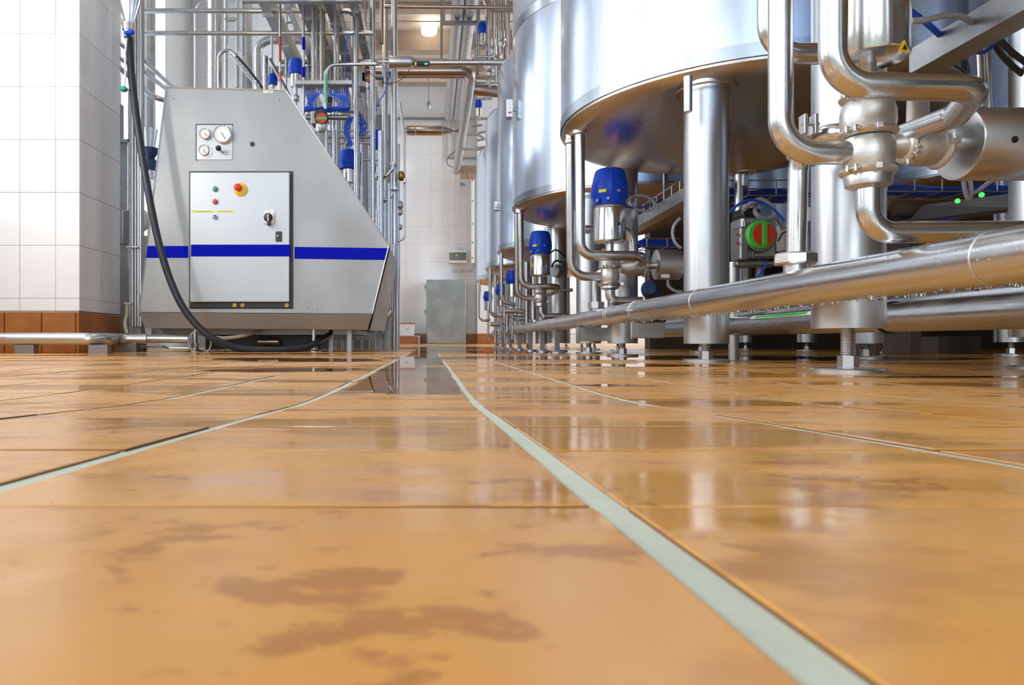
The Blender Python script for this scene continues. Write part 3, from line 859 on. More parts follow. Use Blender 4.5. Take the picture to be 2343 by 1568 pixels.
# ------------------------------------------------------------------ big tanks on the right
def tank(nm, cx, cy, R, zb, zt, drop, legs, label, group, rl=.0640, bands=(), foot_r=.067):
    t = thing(nm, (cx, cy, fz(cy)), label, 'tank', group)
    zb += H; zt += H
    N = 96
    k = .035
    MB().lathe([(R, 0), (R, zt - zb - .10), (R - .03, zt - zb - .03), (R * .85, zt - zb), (R * .4, zt - zb + .12), (.001, zt - zb + .16)], (cx, cy, zb), n=N).build('shell', M['tank'], t, ang=30)
    pr = [(R - .002, .004), (R - .003, -.008), (R - .015, -.022), (R - .05, -.036)]
    for i in range(1, 9):
        q = i / 8; pr.append(((R - .05) * (1 - q) + .05 * q, -.036 - (drop - .036) * q))
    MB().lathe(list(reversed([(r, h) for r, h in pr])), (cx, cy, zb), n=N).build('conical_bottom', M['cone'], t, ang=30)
    MB().lathe([(R, 0), (R + .003, .001), (R + .003, .040), (R, .041)], (cx, cy, zb), n=N).build('rim_band', M['tank_band'], t)
    for (z, hh) in bands:
        MB().lathe([(R, 0), (R + .003, .001), (R + .003, hh), (R, hh + .001)], (cx, cy, H + z), n=N).build('seam_band', M['tank_band'], t)
    # outlet
    MB().cyl((cx, cy, zb - drop - .05), (cx, cy, zb - drop + .02), .016).build('outlet', M['pipe'], t)
    MB().torus((cx, cy, zb - drop), .04, .006).build('outlet_ring', M['act_h'], t)
    for (lx, ly, lz0) in legs:
        r = math.hypot(lx - cx, ly - cy)
        q = max(0, (R - .05 - r) / (R - .1))
        zl = zb - .036 - (drop - .036) * q + .03
        lg = MB().lathe([(rl, 0), (rl, zl - lz0)], (lx, ly, lz0), n=40).build('leg', M['leg'], t)
        z0 = fz(ly)
        rod = .2 * rl
        # threaded rod
        th = []; z = z0 + .02
        while z < lz0 + .01:
            th += [(rod * .92, z), (rod * 1.06, z + .0022)]; z += .0044
        MB().lathe([(rr, zz) for rr, zz in th], (lx, ly, 0), n=14).build('threaded_rod', M['act_h'], lg)
        MB().lathe([(foot_r, 0), (foot_r, .006), (foot_r * .97, .0085), (rod * 1.5, .011)], (lx, ly, z0), n=32).build('foot_plate', M['act_h'], lg)
        MB().lathe([(rod * 1.45, 0), (rod * 1.45, .022)], (lx, ly, z0 + .0105), n=6, smooth=False).build('foot_nut', M['act_h'], lg)
        MB().torus((lx, ly, zl - .032), rl + .022, .003, n=28, m=6).build('weld_ring', M['cone'], lg)
    return t
XC = 1.15
def four(cy, z=.055, zn=None):
    return [(.828, cy - .47, zn if zn is not None else z), (.835, cy + .47, z), (1.6, cy, z)]
T0 = tank('storage_tank', XC, .92, .66, .80, 3.2, .175, [(.818, 1.37, .0858), (.83, .45, .08), (1.33, 1.51, .07)], 'nearest big steel tank, only its thick front leg and dark underside in view', 'large steel tanks along the aisle')
T1 = tank('storage_tank', XC, 2.57, .66, .80, 3.2, .175, four(2.57), 'huge bright steel tank whose shell fills the top right of the view', 'large steel tanks along the aisle')
T2 = tank('storage_tank', XC, 4.13, .66, .80, 3.2, .175, four(4.13), 'second bright steel tank from the camera with a dark seam band near its top', 'large steel tanks along the aisle', bands=((1.80, .055),))
for i, (cy, w) in enumerate([(5.4, 'medium steel tank directly behind the second big tank, with a small box on its edge'),
                             (6.6, 'slim steel tank second from the back wall, partly hidden by its neighbours'),
                             (7.9, 'farthest steel tank in the row, nearest the back wall')]):
    R = .53
    t = tank('storage_tank', 1.05, cy, R, .70, 2.17, .12, [(.80, cy - .36, .05), (.80, cy + .36, .05), (1.35, cy - .36, .05), (1.35, cy + .36, .05)], w, 'medium steel tanks at the far end', rl=.045, foot_r=.05)
# tanks of the second row, in the dark behind
for i, (cy, w) in enumerate([(1.9, 'dark tank of the rear row behind the nearest pipes at far right'), (3.6, 'second tank of the dark rear row'), (5.3, 'third tank of the dark rear row')]):
    tank('storage_tank', 3.0, cy, .66, .80, 3.2, .175, [(2.6, cy - .47, .06), (2.6, cy + .47, .06), (3.4, cy, .06)], w, 'tanks of the rear row')
# little boxes on tank flanks
for (px, py, w, h, Y, lab) in [(1165, 251, 14, 42, 4.08, 'small silver sensor box on the left flank of the second big tank'),
                               (1135, 472, 9, 21, 5.4, 'tiny sensor box on the flank of the medium tank')]:
    q = P(px, py, Y); s = Y / F
    t = thing('sensor_box', q, lab, 'box')
    MB().obox(q, (w * s, .06, h * s), bev=.004).build('housing', M['act_h'], t)
    MB().obox(q - Vector((0, .031, h * s * .1)), (w * s * .7, .002, h * s * .5)).build('label', M['tag_white'], t)
    MB().obox(q - Vector((0, .033, h * s * .25)), (w * s * .5, .001, h * s * .05)).build('print', M['bluepaint'], t)
    MB().cyl(q, q + Vector((.16, .05, 0)), .008).build('bracket', M['act_h'], t)
# short vent stub in front of tank leg
q = P(1574, 176, 2.0); q2 = P(1574, 256, 2.0)
m = MB().lathe([(.0125, 0), (.0125, q.z - q2.z), ], q2, n=16)
m.build('vent_stub', M['act'], label='short open steel stub pointing down in front of the tank leg', cat='pipe stub')

# ------------------------------------------------------------------ header pipe running along the row of tanks
XH, ZH, RH = .68, .1015 + H, .0335
hp = thing('header_pipe', (XH, 3.5, ZH - RH), 'long wet steel header pipe running low in front of all tank legs', 'pipe')
MB().tube([(XH, .35, ZH), (XH, 7.4, ZH)], RH, n=36).build('tube', M['wet'], hp)
for y in (.84, 1.75, 2.59, 2.62, 4.0, 5.6):
    MB().torus((XH, y, ZH), RH, .0013, (0, 1, 0), 36, 6).build('weld_seam', M['cast'], hp)
rd = random.Random(5); m = MB(); y = .62
while y < 4.2:
    y += rd.uniform(.004, .016) * (1 + y * .8)
    ang = rd.gauss(0, .22)
    rr = rd.uniform(.0018, .0042)
    c = (XH + (RH + rr * .1) * math.sin(ang), y, ZH - (RH + rr * .25) * math.cos(ang))
    m.sphere(c, rr, 8, 1.15)
m.build('water_drops', M['drop'], hp, kind='stuff')
m = MB(); rd = random.Random(8)
for k in range(700):
    y = .6 + (rd.random() ** 1.7) * 2.6; a = rd.uniform(-PI * .85, PI * .35); rr = rd.uniform(.0006, .0015)
    m.sphere((XH - RH * math.cos(a) * 1.0, y, ZH - RH * math.sin(a)), rr, 6, .7)
m.build('water_beads', M['drop'], hp, kind='stuff')
# clamp band and its brackets
cl = thing('pipe_clamp', (XH, 2.28, ZH - RH), 'thin wire clamp with bolt around the header pipe above the square bracket', 'clamp')
MB().torus((XH, 2.28, ZH), RH + .002, .0022, (.05, 1, .1), 32, 6).build('band', M['act_h'], cl)
MB().obox((XH - RH - .006, 2.28, ZH + .004), (.016, .012, .008), bev=.002).build('bolt', M['act_h'], cl)
def bracket(y, x1, lab, mt='galv'):
    b = thing('pipe_bracket', (XH, y, ZH - RH - .045), lab, 'bracket')
    zt_ = ZH - RH - .002; hh = .052 if y < 3 else .06
    MB().obox(((XH - .025 + x1) / 2, y, zt_ - hh / 2), (x1 - XH + .025, .05, hh), bev=.003).build('arm', M[mt], b)
    MB().obox((XH - .027, y, zt_ - hh / 2), (.006, .056, hh + .004)).build('end_cap', M['act'], b)
bracket(2.30, .765, 'square tube bracket carrying the header pipe beside the second tank leg')
bracket(3.10, .79, 'square tube bracket under the header pipe beside the third leg')
for i, (y, w) in enumerate([(3.75, 'first'), (4.25, 'second'), (4.75, 'third'), (5.35, 'fourth'), (5.95, 'fifth'), (6.6, 'sixth'), (7.2, 'last')]):
    t = thing('pipe_support', (XH, y, fz(y)), 'dark post under the far end of the header pipe, %s from the front' % w, 'post', 'posts under the far header pipe')
    MB().box(XH - .011, XH + .011, y - .012, y + .012, fz(y) + .01, ZH - RH).build('post', M['darksteel'], t)
    MB().lathe([(.04, 0), (.04, .008), (.02, .012)], (XH, y, fz(y)), n=16).build('foot_plate', M['act_h'], t)

# low pipes behind the legs
l1 = thing('return_pipe', (1.08, 2.2, .06), 'thick bluish steel pipe running low behind the front tank legs', 'pipe')
X2, Z2 = 1.08, .0585 + H
MB().tube([(X2, .5, Z2), (X2, 3.4, Z2)], .034, n=28).build('tube', M['pipe'], l1)
MB().torus((X2, 1.64, Z2), .036, .0035, (0, 1, .25), 28).build('cable_tie', M['black'], l1)
q = Vector((X2, 2.05, Z2))
def arc_label(y0, y1, a0, a1, R, mt, name, par):
    m = MB(); vs = []; n = 6
    for y in (y0, y1):
        for k in range(n + 1):
            a = a0 + (a1 - a0) * k / n; vs.append((X2 - R * math.cos(a), y, Z2 + R * math.sin(a)))
    m.add(vs, [(k, k + 1, n + 2 + k, n + 1 + k) for k in range(n)], True)
    return m.build(name, M[mt], par)
arc_label(1.93, 2.30, .55, 1.0, .0348, 'tag_white', 'label', l1)
arc_label(1.96, 2.27, .62, .93, .0352, 'brightgreen', 'label_stripe', l1)
l2 = thing('upper_return_pipe', (1.17, 2.2, .1), 'thinner wet pipe just above the thick bluish pipe behind the tank legs', 'pipe')
MB().tube([(1.17, .5, .098 + H), (1.17, 3.4, .098 + H)], .026, n=24).build('tube', M['wet'], l2)
MB().obox((1.15, 1.72, .066 + H), (.03, .02, .04)).build('clip', M['black'], l2)

# ------------------------------------------------------------------ valve clusters
def tri_clamp(mb, c, axis, r, lug, w=.010):
    """clamp ring with bolt lugs"""
    a = Vector(axis).normalized()
    mb.lathe([(r * .86, -w), (r, -w * .55), (r * 1.05, 0), (r, w * .55), (r * .86, w)], c, axis, 28)
    l = Vector(lug).normalized(); s = a.cross(l)
    R = Matrix((l, s, a)).transposed()
    for k in (-1, 1):
        mb.obox(Vector(c) + l * (r * 1.12) + s * (k * r * .16), (r * .34, r * .10, w * 1.7), rot=R, bev=r * .02)
    mb.cyl(Vector(c) + l * (r * 1.15) - s * r * .32, Vector(c) + l * (r * 1.15) + s * r * .32, r * .055, 8)
    mb.obox(Vector(c) + (l + s * 1.0).normalized() * (r * 1.08), (r * .22, r * .34, w * 1.5), rot=Matrix.Rotation(-.75, 3, a) @ R, bev=r * .02)
    return mb

def blue_cap(par, base, s, full=True):
    """blue ribbed control top standing at 'base' (top centre of the actuator); s = metres per unit, cap is 85 units high"""
    rf = lambda t, h: 1 + (.035 if math.cos(6 * t + .6) > .90 else 0) * (1 if 18 * s < h < 82 * s else 0)
    hd = MB().lathe([(33 * s, 0), (37 * s, 3 * s), (36 * s, 12 * s), (41 * s, 22 * s), (42 * s, 34 * s), (40 * s, 50 * s), (35 * s, 74 * s), (32 * s, 82 * s), (27 * s, 85 * s), (.001, 86 * s)],
               base, n=72, rf=rf).build('control_head', M['blue'], par)
    b = Vector(base)
    MB().lathe([(5 * s, 0), (5 * s, 3 * s), (.001, 4 * s)], b + Vector((-8 * s, -6 * s, 85.2 * s)), n=12).build('status_light', M['led_orange'], hd)
    if not full: return hd
    # label and glands on the side facing the aisle
    for (ang, z, w, h, mt, nm) in ((-2.2, 30, 17, 7, 'lemon', 'label'),):
        d = Vector((math.cos(ang), math.sin(ang), 0)); R = Matrix((Vector((-d.y, d.x, 0)), d, Vector((0, 0, 1)))).transposed()
        MB().obox(b + d * 41.8 * s + Vector((0, 0, z * s)), (w * s, 1.4 * s, h * s), rot=R).build(nm, M[mt], hd)
    for (ang, z) in ((-2.5, 10), (-1.9, 12), (-1.35, 29)):
        d = Vector((math.cos(ang), math.sin(ang), 0))
        c = b + d * 34 * s + Vector((0, 0, z * s))
        MB().cyl(c, c + d * 9 * s, 5.5 * s, 12, b=.8 * s).build('gland', M['blue'], hd)
        MB().cyl(c + d * 9 * s, c + d * 10.5 * s, 3.2 * s, 12).build('gland_nut', M['greycable'], hd)
    return hd

# --- valve of the nearest cluster
Y0 = 1.0
s0 = Y0 / F
nv = thing('process_valve', P(1986, 430, Y0), 'largest nearest seat valve with bulging wet body under a big steel cylinder', 'valve', 'upright seat valves along the tanks')
A = P(1986, 0, Y0).x
def zz(py, Y=Y0): return P(0, py, Y).z
def prof(pts, cx=1986, Y=Y0):
    zb_ = zz(pts[0][1], Y)
    return [(w * .86 * Y / F, zz(y, Y) - zb_) for w, y in pts], Vector((XA(cx, Y), Y, zb_))
pr, o = prof([(60, 312), (64, 300), (67, 280), (66, 258), (60, 240), (52, 228)])
MB().lathe(pr, o, n=40).build('upper_body', M['cast'], nv)
pr, o = prof([(52, 396), (61, 380), (65, 355), (63, 330), (58, 318)])
MB().lathe(pr, o, n=40).build('lower_body', M['cast'], nv)
for (py, w, nm, lug) in ((224, 66, 'top_clamp', (-.95, -.45, 0)), (306, 68, 'middle_clamp', (-.9, -.55, 0)), (394, 66, 'bottom_clamp', (-.9, -.55, 0))):
    tri_clamp(MB(), (A, Y0, zz(py)), (0, 0, 1), w * .86 * s0, lug, .006).build(nm, M['cast'], nv)
pr, o = prof([(40, 432), (54, 426), (58, 404), (56, 398)])
MB().lathe(pr, o, n=32).build('ferrule', M['act_h'], nv)
pr, o = prof([(24, 232), (24, 175), (20, 170), (20, 135)])
MB().lathe(pr, o, n=24).build('stem', M['act_h'], nv)
pr, o = prof([(30, 150), (70, 146), (94, 138), (97, 132), (97, -110), (90, -122)])
MB().lathe(pr, o, n=64).build('actuator', M['act'], nv)
pr, o = prof([(97.6, 40), (97.8, 39), (97.8, 37), (97.6, 36)])
blue_cap(nv, Vector((A, Y0, zz(-122))), 2.1 * s0)
# warning triangle
tc = []
rt_ = 97 * .86 * s0
for (da, py) in ((-.19, 118), (.19, 118), (0, 92)):
    an = math.radians(-70) + da
    tc.append(Vector((A + (rt_ + .0006) * math.cos(an), Y0 + (rt_ + .0006) * math.sin(an), zz(py, .95))))
MB().prism(tc, (.0004, -.0012, 0)).build('warning_triangle', M['yellow'], nv)
cc = (tc[0] + tc[1] + tc[2]) / 3
MB().prism([cc + (q - cc) * .45 + Vector((.0006, -.0014, 0)) for q in tc], (.0002, -.0006, 0)).build('warning_mark', M['black'], nv)
# outlet of the valve
pipe('valve_outlet_pipe', 'wet pipe curving down and right out of the nearest valve', [P(1986, 420, Y0), P(1986, 532, Y0), P(2480, 530, Y0)], 25.5 * s0, .068, 'wet', n=28, segs=12)
# P1
q1 = P(1786, -540, 1.0)
pipe('valve_inlet_pipe', 'vertical wet pipe bending into the lower body of the nearest valve', [q1, P(1786, 350, 1.0), P(1945, 350, 1.0)], 26.5 / F, .060, 'wet', n=28, segs=12)
# P2: down, across in front of the cylinder, then back and down to the header
Ya = .93
pipe('crossover_pipe', 'fat wet pipe crossing in front of the steel cylinder, then turning back to the header', [P(1906, -660, .90), P(1906, 195, .90), P(2236, 202, .90), Vector((.752, 1.0, .325 + H)), Vector((.752, 1.15, .332 + H)), Vector((.686, 1.20, .362 + H)), Vector((.686, 1.303, .358 + H)), P(1822, 596, 1.303)], .0172, .045, 'wet', n=28, segs=12)
hn = thing('union_nut', P(1820, 606, 1.303), 'hexagonal union nut on the riser from the header pipe under the nearest valve', 'nut')
z0_, z1_ = P(0, 606, 1.303).z, P(0, 580, 1.303).z
MB().lathe([(.035, 0), (.038, .003), (.038, z1_ - z0_ - .003), (.035, z1_ - z0_)], (XA(1820, 1.303), 1.303, z0_), n=8, smooth=False).build('nut', M['wet'], hn)
MB().cyl((XA(1820, 1.303), 1.303, ZH + RH * .6), (XA(1820, 1.303), 1.303, z0_ + .002), .021, 20).build('spigot', M['wet'], hn)
# bleed clamp under the elbow
m = MB(); tri_clamp(m, P(1836, 366, 1.303), (.3, -.2, 1), .027, (-.3, -1, 0), .006)
m.build('elbow_clamp', M['cast'], label='bolted clamp on the elbow above the union nut', cat='clamp')
m = MB()
for px in (1838, 1862): m.obox(P(px, 286, 1.2), (.006, .02, .034), bev=.001)
m.cyl(P(1832, 284, 1.2), P(1874, 284, 1.2), .003)
m.cyl(P(1850, 300, 1.2), P(1850, 318, 1.24), .008)
m.build('bolt_lug', M['act_h'], label='pair of steel bolt lugs poking up behind the vertical inlet pipe', cat='clamp')
pipe('vent_pipe', 'pipe coming down behind the inlet pipe and turning right at its elbow', [P(1757, -420, 1.14), P(1757, 123, 1.14), P(1990, 123, 1.14)], 23.5 * 1.14 / F, .05, 'wet', n=24, segs=10)

# lying valve to the right
Yh = 1.1; sh = Yh / F
hv = thing('process_valve', P(2190, 412, Yh), 'lying seat valve with horizontal steel cylinder at the right edge', 'valve', 'lying valves joined to the upright ones')
ax0 = P(2040, 333, Yh)
def hp_(px): return P(px, 333, Yh)
MB().lathe([(22 * sh, 0), (30 * sh, 30 * sh), (36 * sh, 45 * sh)], P(2035, 333, Yh), (1, 0, 0), 28).build('neck', M['cast'], hv)
MB().lathe([(38 * sh, 0), (46 * sh, 12 * sh), (48 * sh, 35 * sh), (44 * sh, 60 * sh)], P(2078, 333, Yh), (1, 0, 0), 32).build('body', M['cast'], hv)
tri_clamp(MB(), P(2072, 333, Yh), (1, 0, 0), 40 * sh, (0, -.8, -.4), .006).build('inner_clamp', M['cast'], hv)
tri_clamp(MB(), P(2146, 333, Yh), (1, 0, 0), 52 * sh, (0, -.75, .62), .006).build('outer_clamp', M['cast'], hv)
MB().lathe([(20 * sh, 0), (20 * sh, 46 * sh)], P(2150, 328, Yh), (1, 0, 0), 24).build('stem', M['act_h'], hv)
MB().lathe([(70 * sh, 0), (79 * sh, 1 * sh), (81 * sh, 5 * sh), (81 * sh, 168 * sh), (74 * sh, 174 * sh)], P(2190, 331, Yh), (1, 0, 0), 64).build('actuator', M['act_h'], hv)
c = P(2190, 331, Yh)
ang = math.radians(8)
hole = Vector((P(2322, 0, Yh - .055).x, Yh - 81 * sh * math.cos(ang), c.z - 81 * sh * math.sin(ang)))
MB().lathe([(.0052, 0), (.0052, .0015)], hole + Vector((0, .001, 0)), (0, -1, -.12), 16).build('bleed_hole', M['black'], hv)
MB().lathe([(60 * sh, 0), (78 * sh, 6 * sh), (84 * sh, 30 * sh), (70 * sh, 110 * sh), (50 * sh, 130 * sh), (.001, 131 * sh)], P(2366, 331, Yh), (1, 0, 0), 40).build('control_head', M['blue'], hv)
MB().cyl(P(2100, 310, Yh), P(2100, 230, 1.18), .016).build('branch', M['cast'], hv)

# --- second cluster (blue top in view)
def cluster(Y, d, label, hlabel, grp=True, small=False):
    s = Y / F
    v = thing('process_valve', P(d['ax'], d['fer'][1], Y), label, 'valve', 'upright seat valves along the tanks')
    ax = XA(d['ax'], Y)
    def z(py): return P(0, py, Y).z
    def lat(pts, name, mt, n=28):
        zb_ = z(pts[0][1]); return MB().lathe([(w * s, z(y) - zb_) for w, y in pts], (ax, Y, zb_), n=n).build(name, M[mt], v)
    hw, ya, yb = d['cyl']
    k = hw / 36.0
    lat([(hw * .5, yb + 6 * k), (hw * .9, yb + 3 * k), (hw, yb), (hw, ya + 4 * k), (hw * .95, ya), (hw * .9, ya - 2 * k)], 'actuator', 'act', 40)
    MB().torus((ax, Y, z(ya - 2 * k)), hw * s * .93, 2.2 * s * k, n=28).build('actuator_ring', M['act_h'], v)
    blue_cap(v, Vector((ax, Y, z(ya - 3 * k))), (d['cap'][1] - d['cap'][0]) / 85.0 * s)
    MB().lathe([(.006 * k, 0), (.006 * k, .002)], (ax + .02 * k, Y - math.sqrt((hw * s) ** 2 - (.02 * k) ** 2) + .0008, z(yb - 34 * k)), (.3, -1, 0), 12).build('bleed_hole', M['black'], v)
    b = d['body']   # (halfwidth, y top, y bottom)
    lat([(9 * k, b[1] + 2), (9 * k, yb)], 'stem', 'act_h')
    lat([(b[0] * 1.1, b[1] + 8 * k), (b[0] * 1.1, b[1] - 4 * k), (b[0] * .8, b[1] - 10 * k)], 'upper_body', 'cast')
    lat([(b[0] * .8, b[2]), (b[0] * .97, b[2] - 7 * k), (b[0] * 1.0, (b[1] + b[2]) / 2 + 4 * k), (b[0] * .9, b[1] + 14 * k)], 'lower_body', 'cast')
    tri_clamp(MB(), (ax, Y, z(b[1] + 10 * k)), (0, 0, 1), b[0] * 1.12 * s, (-.6, -.8, 0), .007 * k).build('upper_clamp', M['cast'], v)
    tri_clamp(MB(), (ax, Y, z(b[2] + 3 * k)), (0, 0, 1), b[0] * 1.15 * s, (.9, -.4, 0), .007 * k).build('lower_clamp', M['act_h'], v)
    lat([(b[0] * .6, d['fer'][1]), (b[0] * .95, d['fer'][1] - 4 * k), (b[0] * .95, b[2] + 4 * k)], 'ferrule', 'act_h')
    return v
d1 = dict(ax=1395, cap=(385, 470), cyl=(36, 477, 552), body=(22, 602, 648), fer=(0, 664))
Yv = 2.67; sv = Yv / F
v1 = cluster(Yv, d1, 'seat valve with the large bright blue top and yellow label, middle right', '')
pipe('valve_outlet_pipe', 'short curved outlet pipe under the large blue topped valve', [P(1396, 655, Yv), P(1396, 690, Yv), P(1470, 690, Yv)], 11 * sv, .055, n=18)
pipe('valve_inlet_pipe', 'outer thin vertical pipe left of the large blue topped valve', [P(1304, 288, 2.62), P(1307, 633, Yv), P(1378, 633, Yv)], 10.5 * sv, .06, n=18)
pipe('crossover_pipe', 'inner vertical pipe turning right below the large blue topped valve', [P(1326, 264, 2.55), P(1328, 585, 2.55), P(1470, 586, 2.55), P(1462, 606, 2.75), P(1363, 624, 2.863), P(1363, 692, 2.863)], 11.5 * 2.55 / F, .05, n=18)
t = thing('union_nut', P(1364, 706, 2.863), 'union nut on the riser under the large blue topped valve', 'nut')
MB().lathe([(.034, 0), (.034, .026)], P(1364, 706, 2.863), n=8, smooth=False).build('nut', M['act_h'], t)
MB().cyl((XA(1364, 2.863), 2.863, ZH + RH * .6), P(1364, 704, 2.863), .02, 18).build('spigot', M['pipe'], t)
pipe('vent_pipe', 'pipe passing behind the large blue topped valve and curving down', [P(1330, 525, 2.85), P(1447, 525, 2.85), P(1449, 592, 2.85)], 10 * 2.85 / F, .06, n=16)
# ring clamps of the two risers below the tank
for (px, py, Y, r, h, lab) in [(1327, 303, 2.55, 17, 12, 'upper ring coupling on the inner vertical pipe under the big tank'), (1304, 325, 2.62, 12.5, 10, 'lower ring coupling on the outer thin vertical pipe under the big tank')]:
    t = thing('pipe_coupling', P(px, py + h / 2, Y), lab, 'coupling')
    MB().lathe([(r * Y / F * .85, 0), (r * Y / F, .003), (r * Y / F, h * Y / F - .003), (r * Y / F * .85, h * Y / F)], P(px, py + h / 2, Y), n=24).build('ring', M['act_h'], t)
    MB().obox(P(px + r + 4, py + 2, Y + .02), (.02, .02, .022), bev=.003).build('bolt', M['darksteel'], t)
# lying valve of second cluster
Yq = 2.72; sq = Yq / F
hv = thing('process_valve', P(1525, 641, Yq), 'lying seat valve with small horizontal cylinder beside the second tank leg', 'valve', 'lying valves joined to the upright ones')
MB().lathe([(12 * sq, 0), (19 * sq, 18 * sq), (21 * sq, 40 * sq), (19 * sq, 52 * sq)], P(1418, 612, Yq), (1, 0, 0), 24).build('body', M['cast'], hv)
tri_clamp(MB(), P(1473, 612, Yq), (1, 0, 0), 22 * sq, (0, -.8, .5), .006).build('clamp', M['cast'], hv)
MB().cyl(P(1474, 608, Yq), P(1500, 608, Yq), 8.5 * sq).build('stem', M['act_h'], hv)
MB().lathe([(30 * sq, 0), (34 * sq, 2 * sq), (34 * sq, 56 * sq), (30 * sq, 58 * sq)], P(1498, 606, Yq), (1, 0, 0), 40).build('actuator', M['act_h'], hv)
MB().lathe([(28 * sq, 0), (31 * sq, 4 * sq), (31 * sq, 14 * sq), (25 * sq, 20 * sq)], P(1556, 606, Yq), (1, 0, 0), 32).build('control_head', M['black'], hv)
MB().obox(P(1522, 632, Yq - .052), (.032, .004, .016), rot=Matrix.Rotation(-.5, 3, 'X')).build('label', M['tag_white'], hv)
# cables at the second cluster
pipe('cable_coil', 'grey cable coiled behind the large blue valve top', spline([P(1440, 458, 2.75), P(1448, 450, 2.8), P(1470, 448, 2.8), P(1490, 456, 2.8), P(1498, 470, 2.8), P(1485, 482, 2.8), P(1460, 480, 2.8), P(1442, 465, 2.8), P(1450, 452, 2.86), P(1480, 450, 2.86), P(1500, 465, 2.86), P(1505, 478, 2.86)]), .0055, 0, 'greycable', cat='cable', n=8)
pipe('air_hose', 'blue air hose leading from the large blue valve top to the cable tray', spline([P(1430, 473, 2.72), P(1460, 476, 2.85), P(1490, 468, 3.0), P(1520, 455, 3.1)]), .004, 0, 'cable', cat='cable', n=8)
pipe('cable_coil', 'looped pale cables hanging beside the second tank leg', spline([P(1556, 500, 2.6), P(1543, 515, 2.6), P(1539, 535, 2.6), P(1545, 555, 2.6), P(1558, 568, 2.6)]), .006, 0, 'greycable', cat='cable', n=8)
pipe('cable_coil', 'dark cable loop under the small horizontal cylinder', spline([P(1528, 640, 2.7), P(1530, 655, 2.7), P(1545, 666, 2.7), P(1560, 668, 2.7)]), .006, 0, 'greycable', cat='cable', n=8)
m = MB().lathe([(.030, 0), (.038, .01), (.038, .05), (.026, .07)], P(1490, 668, 2.95), (-.4, -1, .2), 24)
m.build('motor_cover', M['darkblue'], label='round dark blue motor cover low between the second and third legs', cat='motor')

# --- third cluster
d2 = dict(ax=1236, cap=(527, 581), cyl=(22.5, 586, 630), body=(14, 665, 690), fer=(0, 703))
v2 = cluster(4.27, d2, 'smaller valve with blue top under the second big tank', '')
q = P(1217, 606, 4.21)
MB().prism([q + Vector((-.012, 0, -.012)), q + Vector((.012, 0, -.012)), q + Vector((0, 0, .014))], (0, .002, 0)).build('warning_triangle', M['yellow'], v2)
s2 = 4.27 / F
pipe('valve_outlet_pipe', 'curved outlet pipe under the smaller blue topped valve', [P(1238, 698, 4.27), P(1238, 724, 4.27), P(1300, 724, 4.27)], 7.5 * s2, .05, n=14)
pipe('valve_inlet_pipe', 'outer vertical pipe left of the smaller blue topped valve', [P(1182, 468, 4.2), P(1183, 683, 4.27), P(1228, 683, 4.27)], 5.5 * s2, .07, n=14)
pipe('crossover_pipe', 'inner vertical pipe bending right above the body of the smaller blue topped valve', [P(1190, 458, 4.1), P(1192, 656, 4.15), P(1278, 656, 4.15), P(1272, 668, 4.35), P(1220, 676, 4.45), P(1220, 732, 4.45)], 7 * s2, .06, n=14)
t = thing('pipe_coupling', P(1188, 487, 4.1), 'ring coupling on the twin risers below the second big tank', 'coupling')
MB().lathe([(10 * s2, 0), (10 * s2, 8 * s2)], P(1188, 488, 4.1), n=20).build('ring', M['act_h'], t)
hv = thing('process_valve', P(1275, 634, 4.4), 'small lying valve whose round end shows beside the smaller blue topped valve', 'valve', 'lying valves joined to the upright ones')
MB().lathe([(14 * s2, 0), (15 * s2, 2 * s2), (15 * s2, 22 * s2), (13 * s2, 24 * s2)], P(1268, 620, 4.4), (.75, .66, 0), 28).build('actuator', M['galv'], hv)
MB().lathe([(9 * s2, 0), (10 * s2, 10 * s2), (8 * s2, 18 * s2)], P(1252, 666, 4.38), (1, 0, 0), 18).build('body', M['cast'], hv)
MB().cyl(P(1272, 664, 4.38), P(1310, 664, 4.38), 4 * s2).build('stem', M['act_h'], hv)
MB().tube(spline([P(1262, 612, 4.38), P(1270, 598, 4.38), P(1285, 600, 4.38), P(1290, 615, 4.38), P(1284, 628, 4.38)]), .006, n=8).build('cable', M['black'], hv)
pipe('cable_coil', 'thin black cable arching right from the smaller blue valve top', spline([P(1260, 578, 4.25), P(1272, 572, 4.3), P(1285, 580, 4.35), P(1297, 592, 4.4)]), .005, 0, 'black', cat='cable', n=8)

# --- three far clusters
for (ax, capt, capb, Y, lab, rx) in [(1172, 619, 651, 5.15, 'dark blue valve top half hidden by twin pipes, third from the front', 1148),
                           (1146, 650, 676, 5.9, 'little blue valve top fourth in the row', 1122),
                           (1117, 667, 690, 7.0, 'tiny farthest blue valve top near the back wall', 1097)]:
    k = (capb - capt) / 85.0; s = Y / F
    v = thing('process_valve', P(ax, 730, Y), lab, 'valve', 'upright seat valves along the tanks')
    blue_cap(v, P(ax, capb, Y), k * s * 1.0, full=False)
    h = (capb - capt)
    MB().cyl(P(ax, capb + h * .9, Y), P(ax, capb, Y), 36 * k * s, 24).build('actuator', M['act'], v)
    MB().cyl(P(ax, capb + h * 1.5, Y), P(ax, capb + h * .9, Y), 10 * k * s, 12).build('stem', M['act_h'], v)
    MB().sphere(P(ax, capb + h * 1.75, Y), 24 * k * s, 18).build('body', M['cast'], v)
    MB().cyl(P(ax, capb + h * 1.8, Y), Vector((XA(ax, Y), Y, fz(Y) + .08)), 9 * k * s, 12).build('drain', M['pipe'], v)
pipe('riser_pipe', 'thin riser hanging from the medium tank beside the dark blue valve top', [P(1147, 580, 5.1), P(1147, 690, 5.1), P(1180, 697, 5.1)], .014, .05, n=12)
